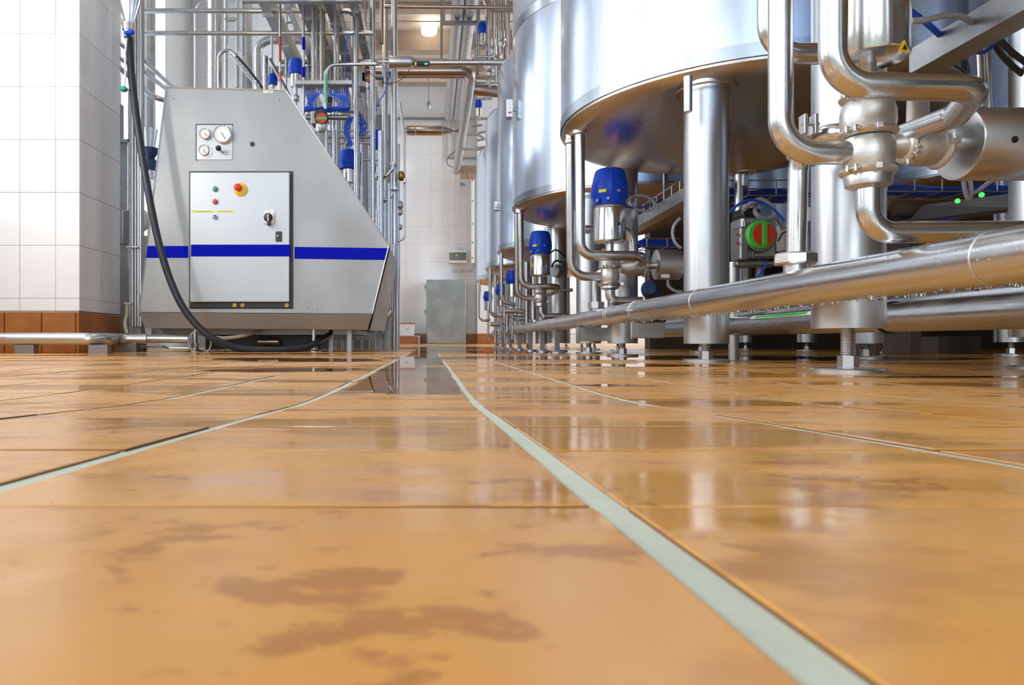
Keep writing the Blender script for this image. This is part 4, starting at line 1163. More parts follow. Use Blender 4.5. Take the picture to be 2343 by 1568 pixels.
pipe('riser_pipe', 'thin riser with ring on the fourth valve from the front', [P(1122, 615, 6.2), P(1122, 722, 6.2), P(1150, 722, 6.2)], .016, .05, n=12)
pipe('riser_pipe', 'farthest thin riser bending right at the foot of the wall', [P(1097, 640, 7.6), P(1097, 734, 7.6), P(1120, 734, 7.6)], .014, .07, n=12)
pipe('riser_pipe', 'short steel riser beside the farthest tanks', [P(1134, 630, 6.4), P(1134, 770, 6.4)], .016, n=12)
pipe('riser_pipe', 'vertical pipe standing between the third and fourth valves', [P(1160, 640, 5.5), P(1160, 762, 5.5)], .018, n=12)
pipe('riser_pipe', 'bright vertical pipe behind the smaller blue topped valve', [P(1205, 600, 4.9), P(1205, 745, 4.9)], .018, n=12)
pipe('link_pipe', 'short level pipe linking the far risers low down', [P(1122, 742, 6.0), P(1155, 742, 6.0), P(1155, 770, 6.0)], .02, .04, n=12)
pipe('link_pipe', 'short curved pipe below the fourth valve', [P(1162, 700, 5.3), P(1170, 728, 5.3), P(1205, 730, 5.3)], .022, .06, n=12)
pipe('link_pipe', 'level pipe crossing behind the dark blue valve top', [P(1155, 712, 5.0), P(1200, 712, 5.0), P(1215, 735, 5.0)], .018, .06, n=12)
q = P(1099, 647, 8.3)
MB().obox(q + Vector((.03, 0, 0)), (.075, .006, .05)).build('hanging_tag', M['orange'], label='small orange tag hanging under the farthest tank', cat='tag')

# cable tray running along the tanks under their cones
XT, ZT = 1.0, .587 + H
for (ya_, yb_, hy, lab) in [(1.05, 1.455, 1.25, 'galvanised cable tray slanting out of the top right corner behind the steel cylinder'),
                        (2.5, 3.53, 3.05, 'galvanised cable tray with guard wires slanting left of the second tank leg')]:
    ct = thing('cable_tray', (XT, (ya_ + yb_) / 2, ZT - .03), lab, 'cable tray')
    MB().box(XT - .004, XT, ya_, yb_, ZT - .028, ZT + .022).build('side_rail', M['galv'], ct)
    MB().box(XT + .05, XT + .054, ya_, yb_, ZT - .028, ZT + .022).build('side_rail', M['galv'], ct)
    MB().box(XT, XT + .05, ya_, yb_, ZT - .028, ZT - .025).build('bottom', M['galv'], ct)
    if ya_ > 2:
        m = MB(); y = ya_ + .02
        while y < yb_:
            m.cyl((XT, y, ZT + .02), (XT, y, ZT + .06), .0025, 6); y += .095
        m.cyl((XT, ya_, ZT + .06), (XT, yb_, ZT + .06), .0025, 6)
        m.build('guard_wires', M['act_h'], ct)
    for k in range(5):
        MB().tube([(XT + .007 + k * .009, ya_, ZT - .012), (XT + .007 + k * .009, yb_ - .03, ZT - .012 + .003 * (k % 2))], .0045, n=8).build('cable', M['cable'], ct)
    MB().box(XT + .02, XT + .035, hy, hy + .02, ZT - .02, ZT + .17).build('hanger', M['galv'], ct)

# cable basket with blue cables behind the legs
def basket(x0, x1, ya, yb, Y, lab, n=5):
    b = thing('cable_basket', P((x0 + x1) / 2, yb, Y), lab, 'cable tray')
    m = MB()
    for py in (ya, yb):
        for dy in (0, .16): m.cyl(P(x0, py, Y) + Vector((0, dy, 0)), P(x1, py, Y) + Vector((0, dy, 0)), .003, 6)
    x = x0 + 10
    while x < x1:
        a = P(x, ya, Y); c = P(x, yb, Y)
        m.tube([a, c, c + Vector((0, .16, 0)), a + Vector((0, .16, 0))], .003, n=6); x += 63 * 2.9 / Y
    m.build('wires', M['act_h'], b)
    for k in range(n):
        py = yb - 5 - (k % 3) * 6
        w = [P(x0 + (x1 - x0) * i / 8, py + 2.5 * math.sin(i * 1.7 + k), Y) + Vector((0, .02 + .026 * k, 0)) for i in range(9)]
        MB().tube(spline(w, 3), .009, n=8).build('cable', M['cable'], b)
    return b
basket(1640, 1860, 413, 447, 2.9, 'wire basket full of blue cables behind the nearest leg and riser', 7)
basket(2020, 2420, 409, 438, 2.9, 'wire basket of blue cables seen through the gap under the nearest valve', 6)
basket(1470, 1556, 546, 565, 3.9, 'short wire basket with blue cables behind the small horizontal cylinder', 5)

# outlet valve of the big tank, with the red and green position indicator
Yr = 2.45; sr = Yr / F
iv = thing('outlet_valve', P(1720, 600, Yr), 'dark boxed outlet valve with green and red round position indicator', 'valve')
MB().obox(P(1722, 548, Yr + .05), (80 * sr, .10, 96 * sr), bev=.008).build('housing', M['galv'], iv)
MB().obox(P(1692, 560, Yr + .02), (20 * sr, .08, 76 * sr), bev=.005).build('side_cover', M['darksteel'], iv)
for k, px in enumerate((1704, 1722)):
    MB().obox(P(px, 548, Yr - .004), (6 * sr, .012, 88 * sr), bev=.002).build('cooling_rib', M['darksteel'], iv)
for py in (537, 557):
    MB().prism([P(1686, py - 5, Yr - .022), P(1694, py + 1, Yr - .022), P(1686, py + 5, Yr - .022)], (0, .003, 0)).build('red_arrow', M['red'], iv)
ih = MB().lathe([(38 * sr, 0), (38 * sr, .015), (36 * sr, .024), (30 * sr, .026)], P(1735, 542, Yr), (0, -1, 0), 36).build('indicator_base', M['darksteel'], iv)
MB().lathe([(33 * sr, .02), (32.5 * sr, .036), (30 * sr, .040), (.0001, .0405)], P(1732, 540, Yr), (0, -1, 0), 40).build('indicator_ring', M['brightgreen'], ih)
MB().lathe([(26 * sr, .0405), (25.5 * sr, .043), (.0001, .0431)], P(1736, 540, Yr), (0, -1, 0), 40).build('indicator_disc', M['indred'], ih)
MB().obox(P(1736, 540, Yr) + Vector((0, -.0445, 0)), (11 * sr, .004, 51 * sr), bev=.001).build('indicator_bar', M['brightgreen'], ih)
MB().obox(P(1721, 512, Yr - .002), (8 * sr, .008, 8 * sr)).build('label', M['lemon'], iv)
MB().obox(P(1708, 490, Yr + .04), (44 * sr, .08, 20 * sr), bev=.006).build('terminal_cover', M['black'], iv)
MB().cyl(P(1738, 597, Yr + .05), P(1738, 640, Yr + .05), .014).build('shaft', M['darksteel'], iv)
MB().obox(P(1720, 606, Yr + .05), (96 * sr, .09, 10 * sr), bev=.003).build('base_plate', M['darksteel'], iv)
MB().cyl(P(1678, 600, Yr + .05), Vector((XA(1678, Yr + .05), Yr + .05, fz(Yr))), .017).build('post', M['act_h'], iv)
MB().cyl(P(1690, 395, 2.57), P(1690, 500, 2.57), 9 * 2.57 / F).build('tank_connection', M['act_h'], iv)
pipe('cable_coil', 'tangle of grey cables on top of the boxed outlet valve', spline([P(1700, 480, Yr), P(1725, 462, Yr), P(1745, 458, Yr), P(1768, 475, Yr), P(1770, 495, Yr), P(1745, 500, Yr), P(1728, 485, Yr), P(1730, 465, Yr + .03), P(1755, 463, Yr + .03), P(1780, 500, Yr + .03), P(1795, 525, Yr + .03)]), .009, 0, 'greycable', cat='cable', n=8)
pipe('air_hose', 'thin blue air hose arching left over the boxed outlet valve', spline([P(1668, 486, 2.4), P(1690, 468, 2.4), P(1715, 458, 2.4), P(1740, 462, 2.4), P(1770, 480, 2.4), P(1795, 505, 2.4)]), .0045, 0, 'cable', cat='cable', n=8)
pipe('air_hose', 'blue air hose dangling below the green and red indicator', spline([P(1753, 598, 2.45), P(1748, 615, 2.45), P(1735, 632, 2.45), P(1728, 645, 2.45)]), .004, 0, 'cable', cat='cable', n=8)
pipe('control_cable', 'thin dark cable loop between the indicator and the riser pipe', spline([P(1780, 552, 2.4), P(1790, 535, 2.4), P(1800, 530, 2.4)]), .003, 0, 'black', cat='cable', n=6)
MB().obox(P(1792, 545, 2.6), (.03, .05, .10), bev=.004).build('junction_box', M['white'], label='pale junction box behind the riser right of the red and green indicator', cat='box')
MB().obox(P(1845, 492, 2.2), (.015, .03, .045), bev=.003).build('cable_tag', M['tag_white'], label='small white cable tag between riser and thick leg', cat='tag')

# hoses and cables in the dark top right corner
pipe('air_hose', 'thick blue hose slanting down in the top right corner', spline([P(2075, 20, 1.35), P(2110, 45, 1.35), P(2150, 80, 1.37), P(2190, 120, 1.5)]), .0055, 0, 'cable', cat='cable', n=10)
pipe('air_hose', 'blue hose hooking under the diagonal cable tray', spline([P(2218, 112, 1.4), P(2235, 120, 1.4), P(2255, 118, 1.4), P(2275, 100, 1.4), P(2290, 80, 1.4)]), .004, 0, 'cable', cat='cable', n=8)
pipe('control_cable', 'pale grey cable arching from the steel cylinder to the tray', spline([P(2085, 48, 1.2), P(2120, 45, 1.2), P(2165, 35, 1.22), P(2200, 38, 1.25), P(2230, 55, 1.3)]), .0055, 0, 'greycable', cat='cable', n=10)
pipe('control_cable', 'pair of dark cables running off the right edge, upper one', spline([P(2275, 75, 1.45), P(2310, 115, 1.45), P(2370, 160, 1.45)]), .006, 0, 'black', cat='cable', n=8)
pipe('control_cable', 'pair of dark cables running off the right edge, lower one', spline([P(2262, 78, 1.5), P(2300, 135, 1.5), P(2370, 195, 1.5)]), .006, 0, 'black', cat='cable', n=8)
pipe('instrument_pipe', 'left one of two thin vertical pipes behind the crossover bend', [P(2240, 95, 1.5), P(2246, 245, 1.5)], .006, 0, 'act_h', n=10)
pipe('instrument_pipe', 'right one of two thin vertical pipes behind the crossover bend', [P(2257, 95, 1.5), P(2263, 255, 1.5)], .006, 0, 'act_h', n=10)
pipe('control_cable', 'white cable looping down below the horizontal cylinder', spline([P(2205, 415, 1.3), P(2208, 435, 1.3), P(2216, 455, 1.3), P(2222, 440, 1.3), P(2220, 412, 1.3)]), .004, 0, 'greycable', cat='cable', n=8)
pipe('control_cable', 'white cable slanting up right below the horizontal cylinder', spline([P(2222, 445, 1.3), P(2240, 435, 1.3), P(2262, 418, 1.3), P(2280, 410, 1.3)]), .004, 0, 'greycable', cat='cable', n=8)
# lower dark tray with cables and two green lamps
lt = thing('cable_tray', P(2180, 490, 2.2), 'low dark cable tray with blue cables and two green lights at right', 'cable tray')
Xl = XA(2180, 2.3)
MB().prism([P(2080, 505, 2.6), P(2330, 475, 1.9), P(2330, 440, 1.9), P(2110, 470, 2.6)], (.05, .05, 0)).build('rail', M['darksteel'], lt)
MB().tube([P(2160, 505, 2.5), P(2300, 480, 2.0)], .006, n=8).build('cable', M['cable'], lt)
MB().tube([P(2130, 512, 2.5), P(2325, 470, 2.0)], .006, n=8).build('cable', M['cable'], lt)
MB().sphere(P(2191, 460, 2.0), .007, 10).build('status_light', M['led_green'], lt)
MB().sphere(P(2246, 446, 1.9), .007, 10).build('status_light', M['led_green'], lt)
# machine blocks low in the dark behind the tanks
for (px0, py0, px1, py1, Y, mt, lab) in [(2145, 770, 2245, 800, 3.6, 'shadebrown', 'brown wooden pallet block on the floor in the dark right'),
                                 (2080, 500, 2110, 600, 3.3, 'shadebrown', 'grey upright post in the dark behind the nearest leg'),
                                 (2000, 768, 2015, 800, 3.0, 'shadebrown', 'short dark stand behind the nearest threaded foot')]:
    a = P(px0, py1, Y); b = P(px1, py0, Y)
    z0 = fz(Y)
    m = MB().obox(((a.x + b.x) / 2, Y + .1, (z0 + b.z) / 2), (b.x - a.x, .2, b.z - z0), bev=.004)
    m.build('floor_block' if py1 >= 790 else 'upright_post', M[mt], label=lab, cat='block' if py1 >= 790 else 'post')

# ------------------------------------------------------------------ pipe rack behind the machine
def vp(px, w, y0, y1, Y, lab, m='pipe', bottom=None, name='vertical_pipe', grp=None):
    """vertical pipe, w px wide at depth Y, from picture height y0 down to y1 (or to the floor)"""
    a = P(px, y0, Y); b = P(px, y1, Y)
    if y0 < 0: a.z = CEIL
    if bottom == 'floor' or (bottom is None and Y > 5.3 and y1 > 207 + (px - 655) * 1.5 and px < 890 and y1 > 250): b.z = fz(Y)
    return pipe(name, lab, [a, b], w * Y / F / 2, 0, m, n=16, group=grp)
def sleeve(o, px, w, y0, y1, Y, mt, txt=None):
    s = MB().cyl(P(px, y1, Y), P(px, y0, Y), (w / 2 + .35) * Y / F, 16).build('marker_sleeve', M[mt], o)
    return s
YR = 5.6
# rails in front of the rack
pipe('rail_pipe', 'upper level rail pipe bending down at its right end above the machine', [P(322, 25, 5.5), P(815, 25, 5.5), P(816, 560, 5.5)], 5.6 * 5.5 / F, .085, 'pipe', n=18)
pipe('rail_pipe', 'lower level rail pipe running into a vertical pipe above the machine', [P(322, 76, 5.52), P(853, 76, 5.52)], 5.2 * 5.52 / F, .05, 'pipe', n=18)
vp(853, 12, -60, 600, 5.55, 'tall vertical pipe into which the lower rail pipe runs')
vp(873, 10, -60, 100, 5.9, 'short dull vertical pipe just right of the tall one', 'copper')
vp(902, 15, -60, 787, 5.75, 'thickest vertical pipe at the right end of the pipe rack', 'leg', 'floor')
vp(880, 12, 150, 560, 5.7, 'thin bright vertical pipe between the two thickest ones, upper part')
vp(871, 12, 300, 540, 5.5, 'slim pipe right of the lower rail riser that ends in a small elbow')
vp(828, 7, 330, 480, 5.7, 'narrow pipe close behind the rail bend, lower half')
vp(864, 8, 480, 700, 5.8, 'narrow dull pipe hidden behind the machine slope')
vp(890, 7, 420, 790, 5.6, 'slim pipe standing left of the thickest rack pipe', bottom='floor')
vp(911, 8, 330, 790, 5.9, 'outer thin pipe right of the thickest rack pipe', 'act_h', 'floor')
pipe('drain_pipe', 'thin pipe on the outer right of the rack hooking back at the bottom', [P(925, 325, 5.8), P(925, 548, 5.8), P(908, 552, 5.8)], 2.6 * 5.8 / F, .05, n=12)
pipe('drain_pipe', 'thin slanting pipe joining the outer right of the rack', [P(915, 235, 5.8), P(926, 325, 5.8)], 3.2 * 5.8 / F, 0, n=12)
pipe('elbow_pipe', 'bent pipe running down and left beside the machine side sheet', [P(901, 560, 5.45), P(898, 715, 5.45), P(878, 735, 5.45)], 5 * 5.45 / F, .07, n=14)
pipe('elbow_pipe', 'bright elbow pipe joining two vertical rack pipes', [P(862, 402, 5.65), P(885, 402, 5.65), P(899, 385, 5.65), P(899, 375, 5.65)], 4.5 * 5.65 / F, .04, n=12)
pipe('elbow_pipe', 'lower elbow pipe linking the slim and thick rack pipes', [P(870, 460, 5.65), P(892, 455, 5.65), P(898, 440, 5.65)], 3.8 * 5.65 / F, .04, n=12)
for (px, py, w, h, Y, lab) in [(900, 376, 20, 6, 5.6, 'ring clamp high on the thickest rack pipe'), (903, 433, 22, 5, 5.6, 'ring clamp in the middle of the thickest rack pipe')]:
    t = thing('pipe_clamp', P(px, py, Y), lab, 'clamp')
    MB().lathe([(w / 2 * Y / F, -h / 2 * Y / F), (w / 2 * Y / F, h / 2 * Y / F)], P(px, py, 5.7), n=20).build('ring', M['act_h'], t)
t = thing('brass_valve', P(920, 405, 5.7), 'small round brass valve on the outer pipe of the rack', 'valve')
MB().sphere(P(918, 403, 5.7), 9 * 5.7 / F, 16, 1.3).build('body', M['brass'], t)
MB().obox(P(926, 414, 5.68), (.02, .04, .04), bev=.004).build('grip', M['copper'], t)
for k, (py, r) in enumerate(((470, 9), (486, 7), (520, 6))):
    MB().sphere(P(915, py, 5.9), r * 5.9 / F, 14, 1.2).build('pressure_pot', M['cast'], label='dull round pressure pot on the outer rack pipe, %s of three' % ('top', 'middle', 'lowest')[k], cat='pot', group='round pots on the outer rack pipe')
# marked thin pipes
o = vp(641, 5.5, -60, 212, 5.3, 'thin bright pipe with orange red marker sleeves above the machine')
sleeve(o, 641, 5.5, 84, 142, 5.3, 'redtext'); sleeve(o, 641, 5.5, 166, 190, 5.3, 'orange')
MB().cyl(P(641, 212, 5.3), P(641, 188, 5.3), 4.4 * 5.3 / F).build('socket', M['act_h'], o)
o = vp(695, 6, -60, 262, 5.3, 'thin bright pipe with two dark blue marker bands')
sleeve(o, 695, 6, 86, 115, 5.3, 'bluepaint'); sleeve(o, 695, 6, 154, 178, 5.3, 'bluepaint')
for (px, w, lab, mt) in [(717, 8.5, 'first of three bright vertical pipes ending at the manifold bar', 'pipe'), (735, 7, 'second of three bright vertical pipes ending at the manifold bar', 'pipe'),
                     (767, 6.5, 'third bright vertical pipe ending at the manifold bar, apart from the others', 'pipe'), (725, 5, 'tan coloured pipe right behind the first bright one', 'copper'),
                     (742, 4, 'yellowish thin pipe right behind the second bright one', 'brass'), (774, 5, 'dull pipe just behind the third bright one', 'copper')]:
    vp(px, w, -60, 188 if mt == 'pipe' else 193, 5.31 if mt == 'pipe' else 5.36, lab, mt)
o = pipe('green_marked_pipe', 'pipe with pale green lettered sleeve, arching right at its top', [P(745, 250, 5.2), P(745, 148, 5.2), P(862, 147, 5.2)], 3.9 * 5.2 / F, .08, n=14)
sl = MB().cyl(P(745, 236, 5.2), P(745, 170, 5.2), 4.3 * 5.2 / F, 14).build('marker_sleeve', mat('pale_green_film', (.30, .62, .42), 0, .4), o)
lt_ = MB(); rd = random.Random(3)
for k in range(12):
    py = 176 + k * 4.8
    lt_.obox(P(746 + rd.uniform(-.5, .5), py, 5.185), (.008, .001, .009))
lt_.build('sleeve_lettering', M['green'], sl)
vp(764, 7, 205, 395, 5.4, 'bright vertical pipe below the manifold bar, reaching the machine slope')
vp(772, 6, 245, 400, 5.6, 'dull vertical pipe beside the bright one under the manifold bar', 'galv')
vp(748, 6, 300, 380, 5.5, 'short bright pipe just above the machine slope', 'pipe')
vp(716, 4, 297, 320, 5.4, 'tiny bright pipe end peeping over the machine slope')
vp(790, 5, 330, 420, 5.8, 'tan pipe behind the lower blue valve top', 'copper')
# manifold bar with blue hoses
mf = thing('valve_manifold', P(742, 206, 5.3), 'grey manifold bar with a row of black fittings and thin blue hoses', 'manifold')
s = 5.3 / F
a = P(677, 197, 5.3); b = P(807, 187, 5.3)
MB().obox(((a.x + b.x) / 2, 5.3, (a.z + b.z) / 2), (b.x - a.x, .07, b.z - a.z), bev=.003).build('bar', M['galv'], mf)
rd = random.Random(2)
for k in range(22):
    px = 700 + k * 4.6
    MB().cyl(P(px, 199, 5.28), P(px, 206, 5.28), 1.4 * s, 8).build('fitting', M['black'], mf)
    if k in (9, 10, 11): continue
    tgt = 707 if k < 8 else 796
    tx = px + (tgt - px) * .55
    pts = [P(px, 206, 5.28), P(px + rd.uniform(-1, 1), 214, 5.27), P(tx, 228, 5.26), P(tx + rd.uniform(-6, 6), 246, 5.27)]
    MB().tube(spline(pts, 4), 1.15 * s, n=6).build('air_hose', M['cable'], mf)
bc = thing('blue_cable_bundle', P(745, 255, 5.25), 'thick bundle of blue cables lying level under the manifold bar', 'cable bundle')
for k in range(7):
    pts = [P(696 + i * 13, 247 + (k % 4) * 2.6 + 1.6 * math.sin(i * 1.3 + k), 5.25 + .012 * k) for i in range(9)]
    MB().tube(spline(pts, 3), 1.7 * s, n=6).build('cable', M['cable'], bc)
bd = thing('blue_cable_bundle', P(825, 280, 5.6), 'blue cables tumbling down between the rail bend and the tall pipe', 'cable bundle')
for k in range(7):
    pts = [P(813 + k * .8, 240, 5.5 + .01 * k), P(820 + 6 * math.sin(k), 262 + k * 3, 5.6), P(830 + 8 * math.cos(k * 2), 285, 5.62), P(826 + 3 * k - 9, 312, 5.62)]
    MB().tube(spline(pts, 4), 1.5 * s, n=6).build('cable', M['cable'], bd)
be = thing('blue_cable_bundle', P(800, 300, 5.35), 'looping blue cables beside the rail bend over the lower blue valve top', 'cable bundle')
for k in range(5):
    pts = [P(800 + 2 * k, 268, 5.35), P(790 + 3 * k, 285, 5.35), P(788 + 2.4 * k, 305, 5.35), P(797 + 2 * k, 322 + k, 5.35), P(792 + k * 3, 335, 5.35)]
    MB().tube(spline(pts, 4), 1.3 * s, n=6).build('cable', M['cable'], be)
pipe('air_hose', 'long thin blue hose bowing down left of the rail bend', spline([P(809, 76, 5.5), P(797, 85, 5.4), P(791, 110, 5.4), P(790, 150, 5.4), P(792, 190, 5.4), P(797, 235, 5.4)]), 1.3 * s, 0, 'cable', cat='cable', n=8)
pipe('air_hose', 'thin blue hose bowing beside the thickest rack pipe', spline([P(888, 150, 5.6), P(889, 185, 5.42), P(880, 212, 5.4), P(866, 235, 5.4), P(860, 255, 5.4)]), 1.2 * s, 0, 'cable', cat='cable', n=8)
pipe('control_cable', 'thin black cable hanging in a curve from the brass coloured cylinder', spline([P(938, 158, 5.2), P(920, 180, 5.2), P(900, 190, 5.2), P(880, 190, 5.2), P(862, 180, 5.2), P(845, 165, 5.2)]), .8 * s, 0, 'black', cat='cable', n=6)
# rotary indicators
for (px, py, r, Y, lab) in [(736, 271, 12, 5.15, 'red round indicator with green bar on a black valve body above the machine slope'), (846, 179, 9, 5.65, 'small red and green indicator half hidden behind the tall pipe')]:
    s5 = Y / F
    v = thing('rotary_valve', P(px, py + r * 2, Y), lab, 'valve')
    MB().obox(P(px - 6, py + 2, Y + .1), (34 * s5 * r / 12, .1, 34 * s5 * r / 12), bev=.01).build('housing', M['darksteel'], v)
    MB().lathe([(r * 1.35 * s5, 0), (r * 1.35 * s5, .05), (r * 1.1 * s5, .07)], P(px, py, Y + .05), (0, -1, 0), 28).build('collar', M['black'], v)
    MB().lathe([(r * s5, 0), (r * s5, .012), (.0001, .013)], P(px, py, Y - .02), (0, -1, 0), 28).build('indicator_disc', M['indred'], v)
    MB().obox(P(px, py, Y - .034), (r * 1.95 * s5, .003, r * .38 * s5)).build('indicator_bar', M['brightgreen'], v)
    MB().lathe([(r * .7 * s5, 0), (r * 1.1 * s5, r * .6 * s5), (r * 1.1 * s5, r * 1.4 * s5)], P(px, py + r * 2.6, Y + .06), n=18).build('lower_body', M['cast'], v)
    MB().cyl(P(px - r * 3, py - r * .2, Y + .15), P(px + r * 5, py - r * .2, Y + .15), .02).build('shaft', M['darksteel'], v)
# blue topped valves of the rack
for (px, yt, yb_, w, Y, cyl, lab) in [(677, 136, 171, 28, 5.5, 28, 'blue valve top standing between orange and blue marked pipes'),
                             (624, 170, 194, 14, 6.0, 6, 'dark blue valve top half hidden behind the thin orange marked pipe'),
                             (797, 344, 388, 30, 5.7, 30, 'blue valve top just above the machine slope left of the rail bend'),
                             (866, 300, 345, 30, 5.95, 34, 'blue valve top seen between the two thickest rack pipes'),
                             (858, 380, 395, 16, 6.2, 10, 'low dark blue valve top between the rail bend and tall pipe')]:
    s5 = Y / F
    v = thing('process_valve', P(px, yb_ + cyl, Y), lab, 'valve', 'blue topped valves in the pipe rack')
    blue_cap(v, P(px, yb_, Y), (yb_ - yt) / 85 * s5, full=False)
    MB().cyl(P(px, yb_ + cyl, Y), P(px, yb_, Y), w * .42 * s5, 24).build('actuator', M['act'], v)
    MB().cyl(P(px, yb_ + cyl + 20, Y), P(px, yb_ + cyl, Y), w * .16 * s5, 12).build('stem', M['act_h'], v)
    MB().sphere(P(px, yb_ + cyl + 26, Y), w * .33 * s5, 16).build('body', M['cast'], v)
    MB().cyl(Vector((XA(px, Y), Y, fz(Y))), P(px, yb_ + cyl + 30, Y), w * .13 * s5, 12).build('drain', M['pipe'], v)
q = P(677, 160, 5.48)
# level pipes at the back of the rack
for (x0, x1, py, w, Y, lab, mt) in [(690, 812, 255, 9, 5.9, 'fat level pipe behind the blue cable bundle', 'pipe'), (745, 850, 300, 5, 5.9, 'upper of three level pipes low in the rack', 'pipe'), (750, 850, 314, 7, 5.95, 'middle of three level pipes low in the rack', 'galv'),
                           (750, 850, 328, 5, 5.9, 'lowest of three level pipes low in the rack', 'pipe'), (832, 868, 366, 4, 5.9, 'thin bright level pipe between rail bend and tall pipe', 'pipe'),
                           (640, 870, 50, 2.5, 6.42, 'thin level rod high behind the vertical pipes', 'galv'), (618, 812, 163, 22, 6.6, 'wide dull duct behind the manifold pipes', 'darksteel'), (640, 812, 142, 10, 6.8, 'dark brown level duct above the wide dull one', 'darksteel')]:
    pipe('level_pipe', lab, ([Vector((XA(x0, Y), Y, 0))] if py == 255 else []) + [P(x0, py, Y), P(x1, py, Y)], w / 2 * Y / F, 0, mt, n=14)
t = thing('junction_box', P(754, 240, 5.45), 'small grey box with dark screen under the manifold bar', 'box')
MB().obox(P(754, 225, 5.45), (20 * s, .08, 32 * s), bev=.004).build('housing', M['galv'], t)
MB().obox(P(754, 228, 5.405), (14 * s, .006, 12 * s), bev=.002).build('screen', M['rubber'], t)
t = thing('junction_box', P(832, 204, 5.7), 'grey box with cable glands left of the tall pipe', 'box')
MB().obox(P(830, 186, 5.75), (18 * s, .1, 36 * s), bev=.004).build('housing', M['galv'], t)
for k in range(3): MB().cyl(P(826 + 4 * k, 206, 5.72), P(826 + 4 * k, 212, 5.72), .006, 8).build('cable_gland', M['black'], t)
pipe('control_cable', 'white cable loop hanging from the grey gland box', spline([P(832, 206, 5.6), P(830, 220, 5.6), P(838, 226, 5.6), P(846, 220, 5.6), P(848, 205, 5.6)]), 1 * s, 0, 'greycable', cat='cable', n=6)
# grey switch cabinets standing behind the rack
for (x0, x1, yt, Y, mt, lab) in [(772, 893, 262, 7.0, 'darksteel', 'tall dark grey cabinet behind the right half of the pipe rack'), (690, 770, 300, 7.2, 'galv', 'lower grey cabinet behind the middle of the pipe rack')]:
    t = thing('switch_cabinet', (XA((x0 + x1) / 2, Y), Y, fz(Y)), lab, 'cabinet')
    MB().box(XA(x0, Y), XA(x1, Y), Y, Y + .5, fz(Y), P(0, yt, Y).z).build('body', M[mt], t)
    xm = (XA(x0, Y) + XA(x1, Y)) / 2; zt_ = P(0, yt, Y).z
    for (u, v) in ((XA(x0, Y) + .01, xm - .004), (xm + .004, XA(x1, Y) - .01)):
        MB().obox(((u + v) / 2, Y - .008, zt_ / 2), (v - u, .016, zt_ - .08), bev=.004).build('door', M[mt], t)
for k, (px, w, y1, Y, mt) in enumerate([(706, 5, 330, 6.3, 'darksteel'), (729, 4, 360, 6.4, 'galv'), (757, 4, 350, 6.2, 'darksteel'), (783, 6, 400, 6.4, 'galv'), (806, 5, 440, 6.3, 'pipe'), (836, 5, 480, 6.3, 'darksteel'), (845, 4, 490, 6.5, 'galv'), (885, 5, 560, 6.4, 'darksteel'), (673, 4, 260, 6.5, 'galv'), (655, 4, 260, 6.3, 'pipe')]):
    vp(px, w, -60, y1, Y, '%s of ten thin pipes standing in shade at the back of the rack' % ('third fourth fifth sixth seventh eighth ninth tenth second first'.split()[k]), mt, 'floor', grp='thin pipes at the back of the rack')
# big steel frame of the rack: posts and cross members
for (px, Y, lab) in [(886, 5.45, 'front steel post of the rack beside the machine'), (898, 5.75, 'middle steel post of the rack'), (868, 5.3, 'short steel post under the machine side sheet')]:
    t = thing('rack_post', (XA(px, Y), Y, fz(Y)), lab, 'post')
    top_ = P(0, 735, Y).z
    MB().box(XA(px, Y) - .02, XA(px, Y) + .02, Y, Y + .05, fz(Y) + .01, top_).build('post', M['darksteel'], t)
    MB().box(XA(px, Y) - .03, XA(px, Y) + .03, Y - .01, Y + .06, fz(Y), fz(Y) + .01).build('foot_plate', M['darksteel'], t)
t = MB().box(XA(690, 5.5), XA(886, 5.5), 5.5, 5.55, P(0, 778, 5.5).z, P(0, 764, 5.5).z).build('rack_beam', M['galv'], label='low level beam of the rack seen under the machine', cat='beam')

# ducts and cable trays running along the hall above the rack
for k, (sx, sz, w, h, mt, lab) in enumerate([(-1.30, 2.62, .07, .16, 'galv', 'leftmost dull duct slanting down the hall above the rack'), (-1.13, 2.66, .05, .10, 'act_h', 'bright rail slanting down the hall beside the dull duct'), (-1.0, 2.6, .13, .16, 'darksteel', 'widest dark cable tray slanting above the rack'),
                                        (-.78, 2.55, .08, .14, 'darksteel', 'narrow dark cable tray slanting above the rack'), (-.62, 2.65, .07, .10, 'galv', 'rightmost grey tray slanting above the rack')]):
    t = thing('ceiling_duct', (sx, 6.5, sz), lab, 'duct')
    MB().box(sx, sx + w, 4.6, 7.95, sz, sz + .006).build('bottom', M[mt], t)
    MB().box(sx, sx + .006, 4.6, 7.95, sz + .006, sz + h).build('side', M[mt], t)
    MB().box(sx + w - .006, sx + w, 4.6, 7.95, sz + .006, sz + h).build('side', M[mt], t)
    for j in range(6):
        MB().box(sx - .01, sx + w + .01, 4.9 + j * .55, 4.93 + j * .55, sz - .012, sz).build('cross_bar', M['act_h'], t)
for (y) in (5.0, 6.4, 7.8):
    t = thing('duct_hanger', (-1.0, y, 2.5), 'steel hanger frame holding the trays above the rack, at its %s' % {5.0: 'front', 6.4: 'middle', 7.8: 'back'}[y], 'hanger', 'tray hangers')
    MB().box(-1.35, -.5, y, y + .04, 2.50, 2.535).build('cross_arm', M['galv'], t)
    for x in (-1.34, -.54): MB().box(x, x + .03, y, y + .03, 2.535, CEIL).build('rod', M['galv'], t)

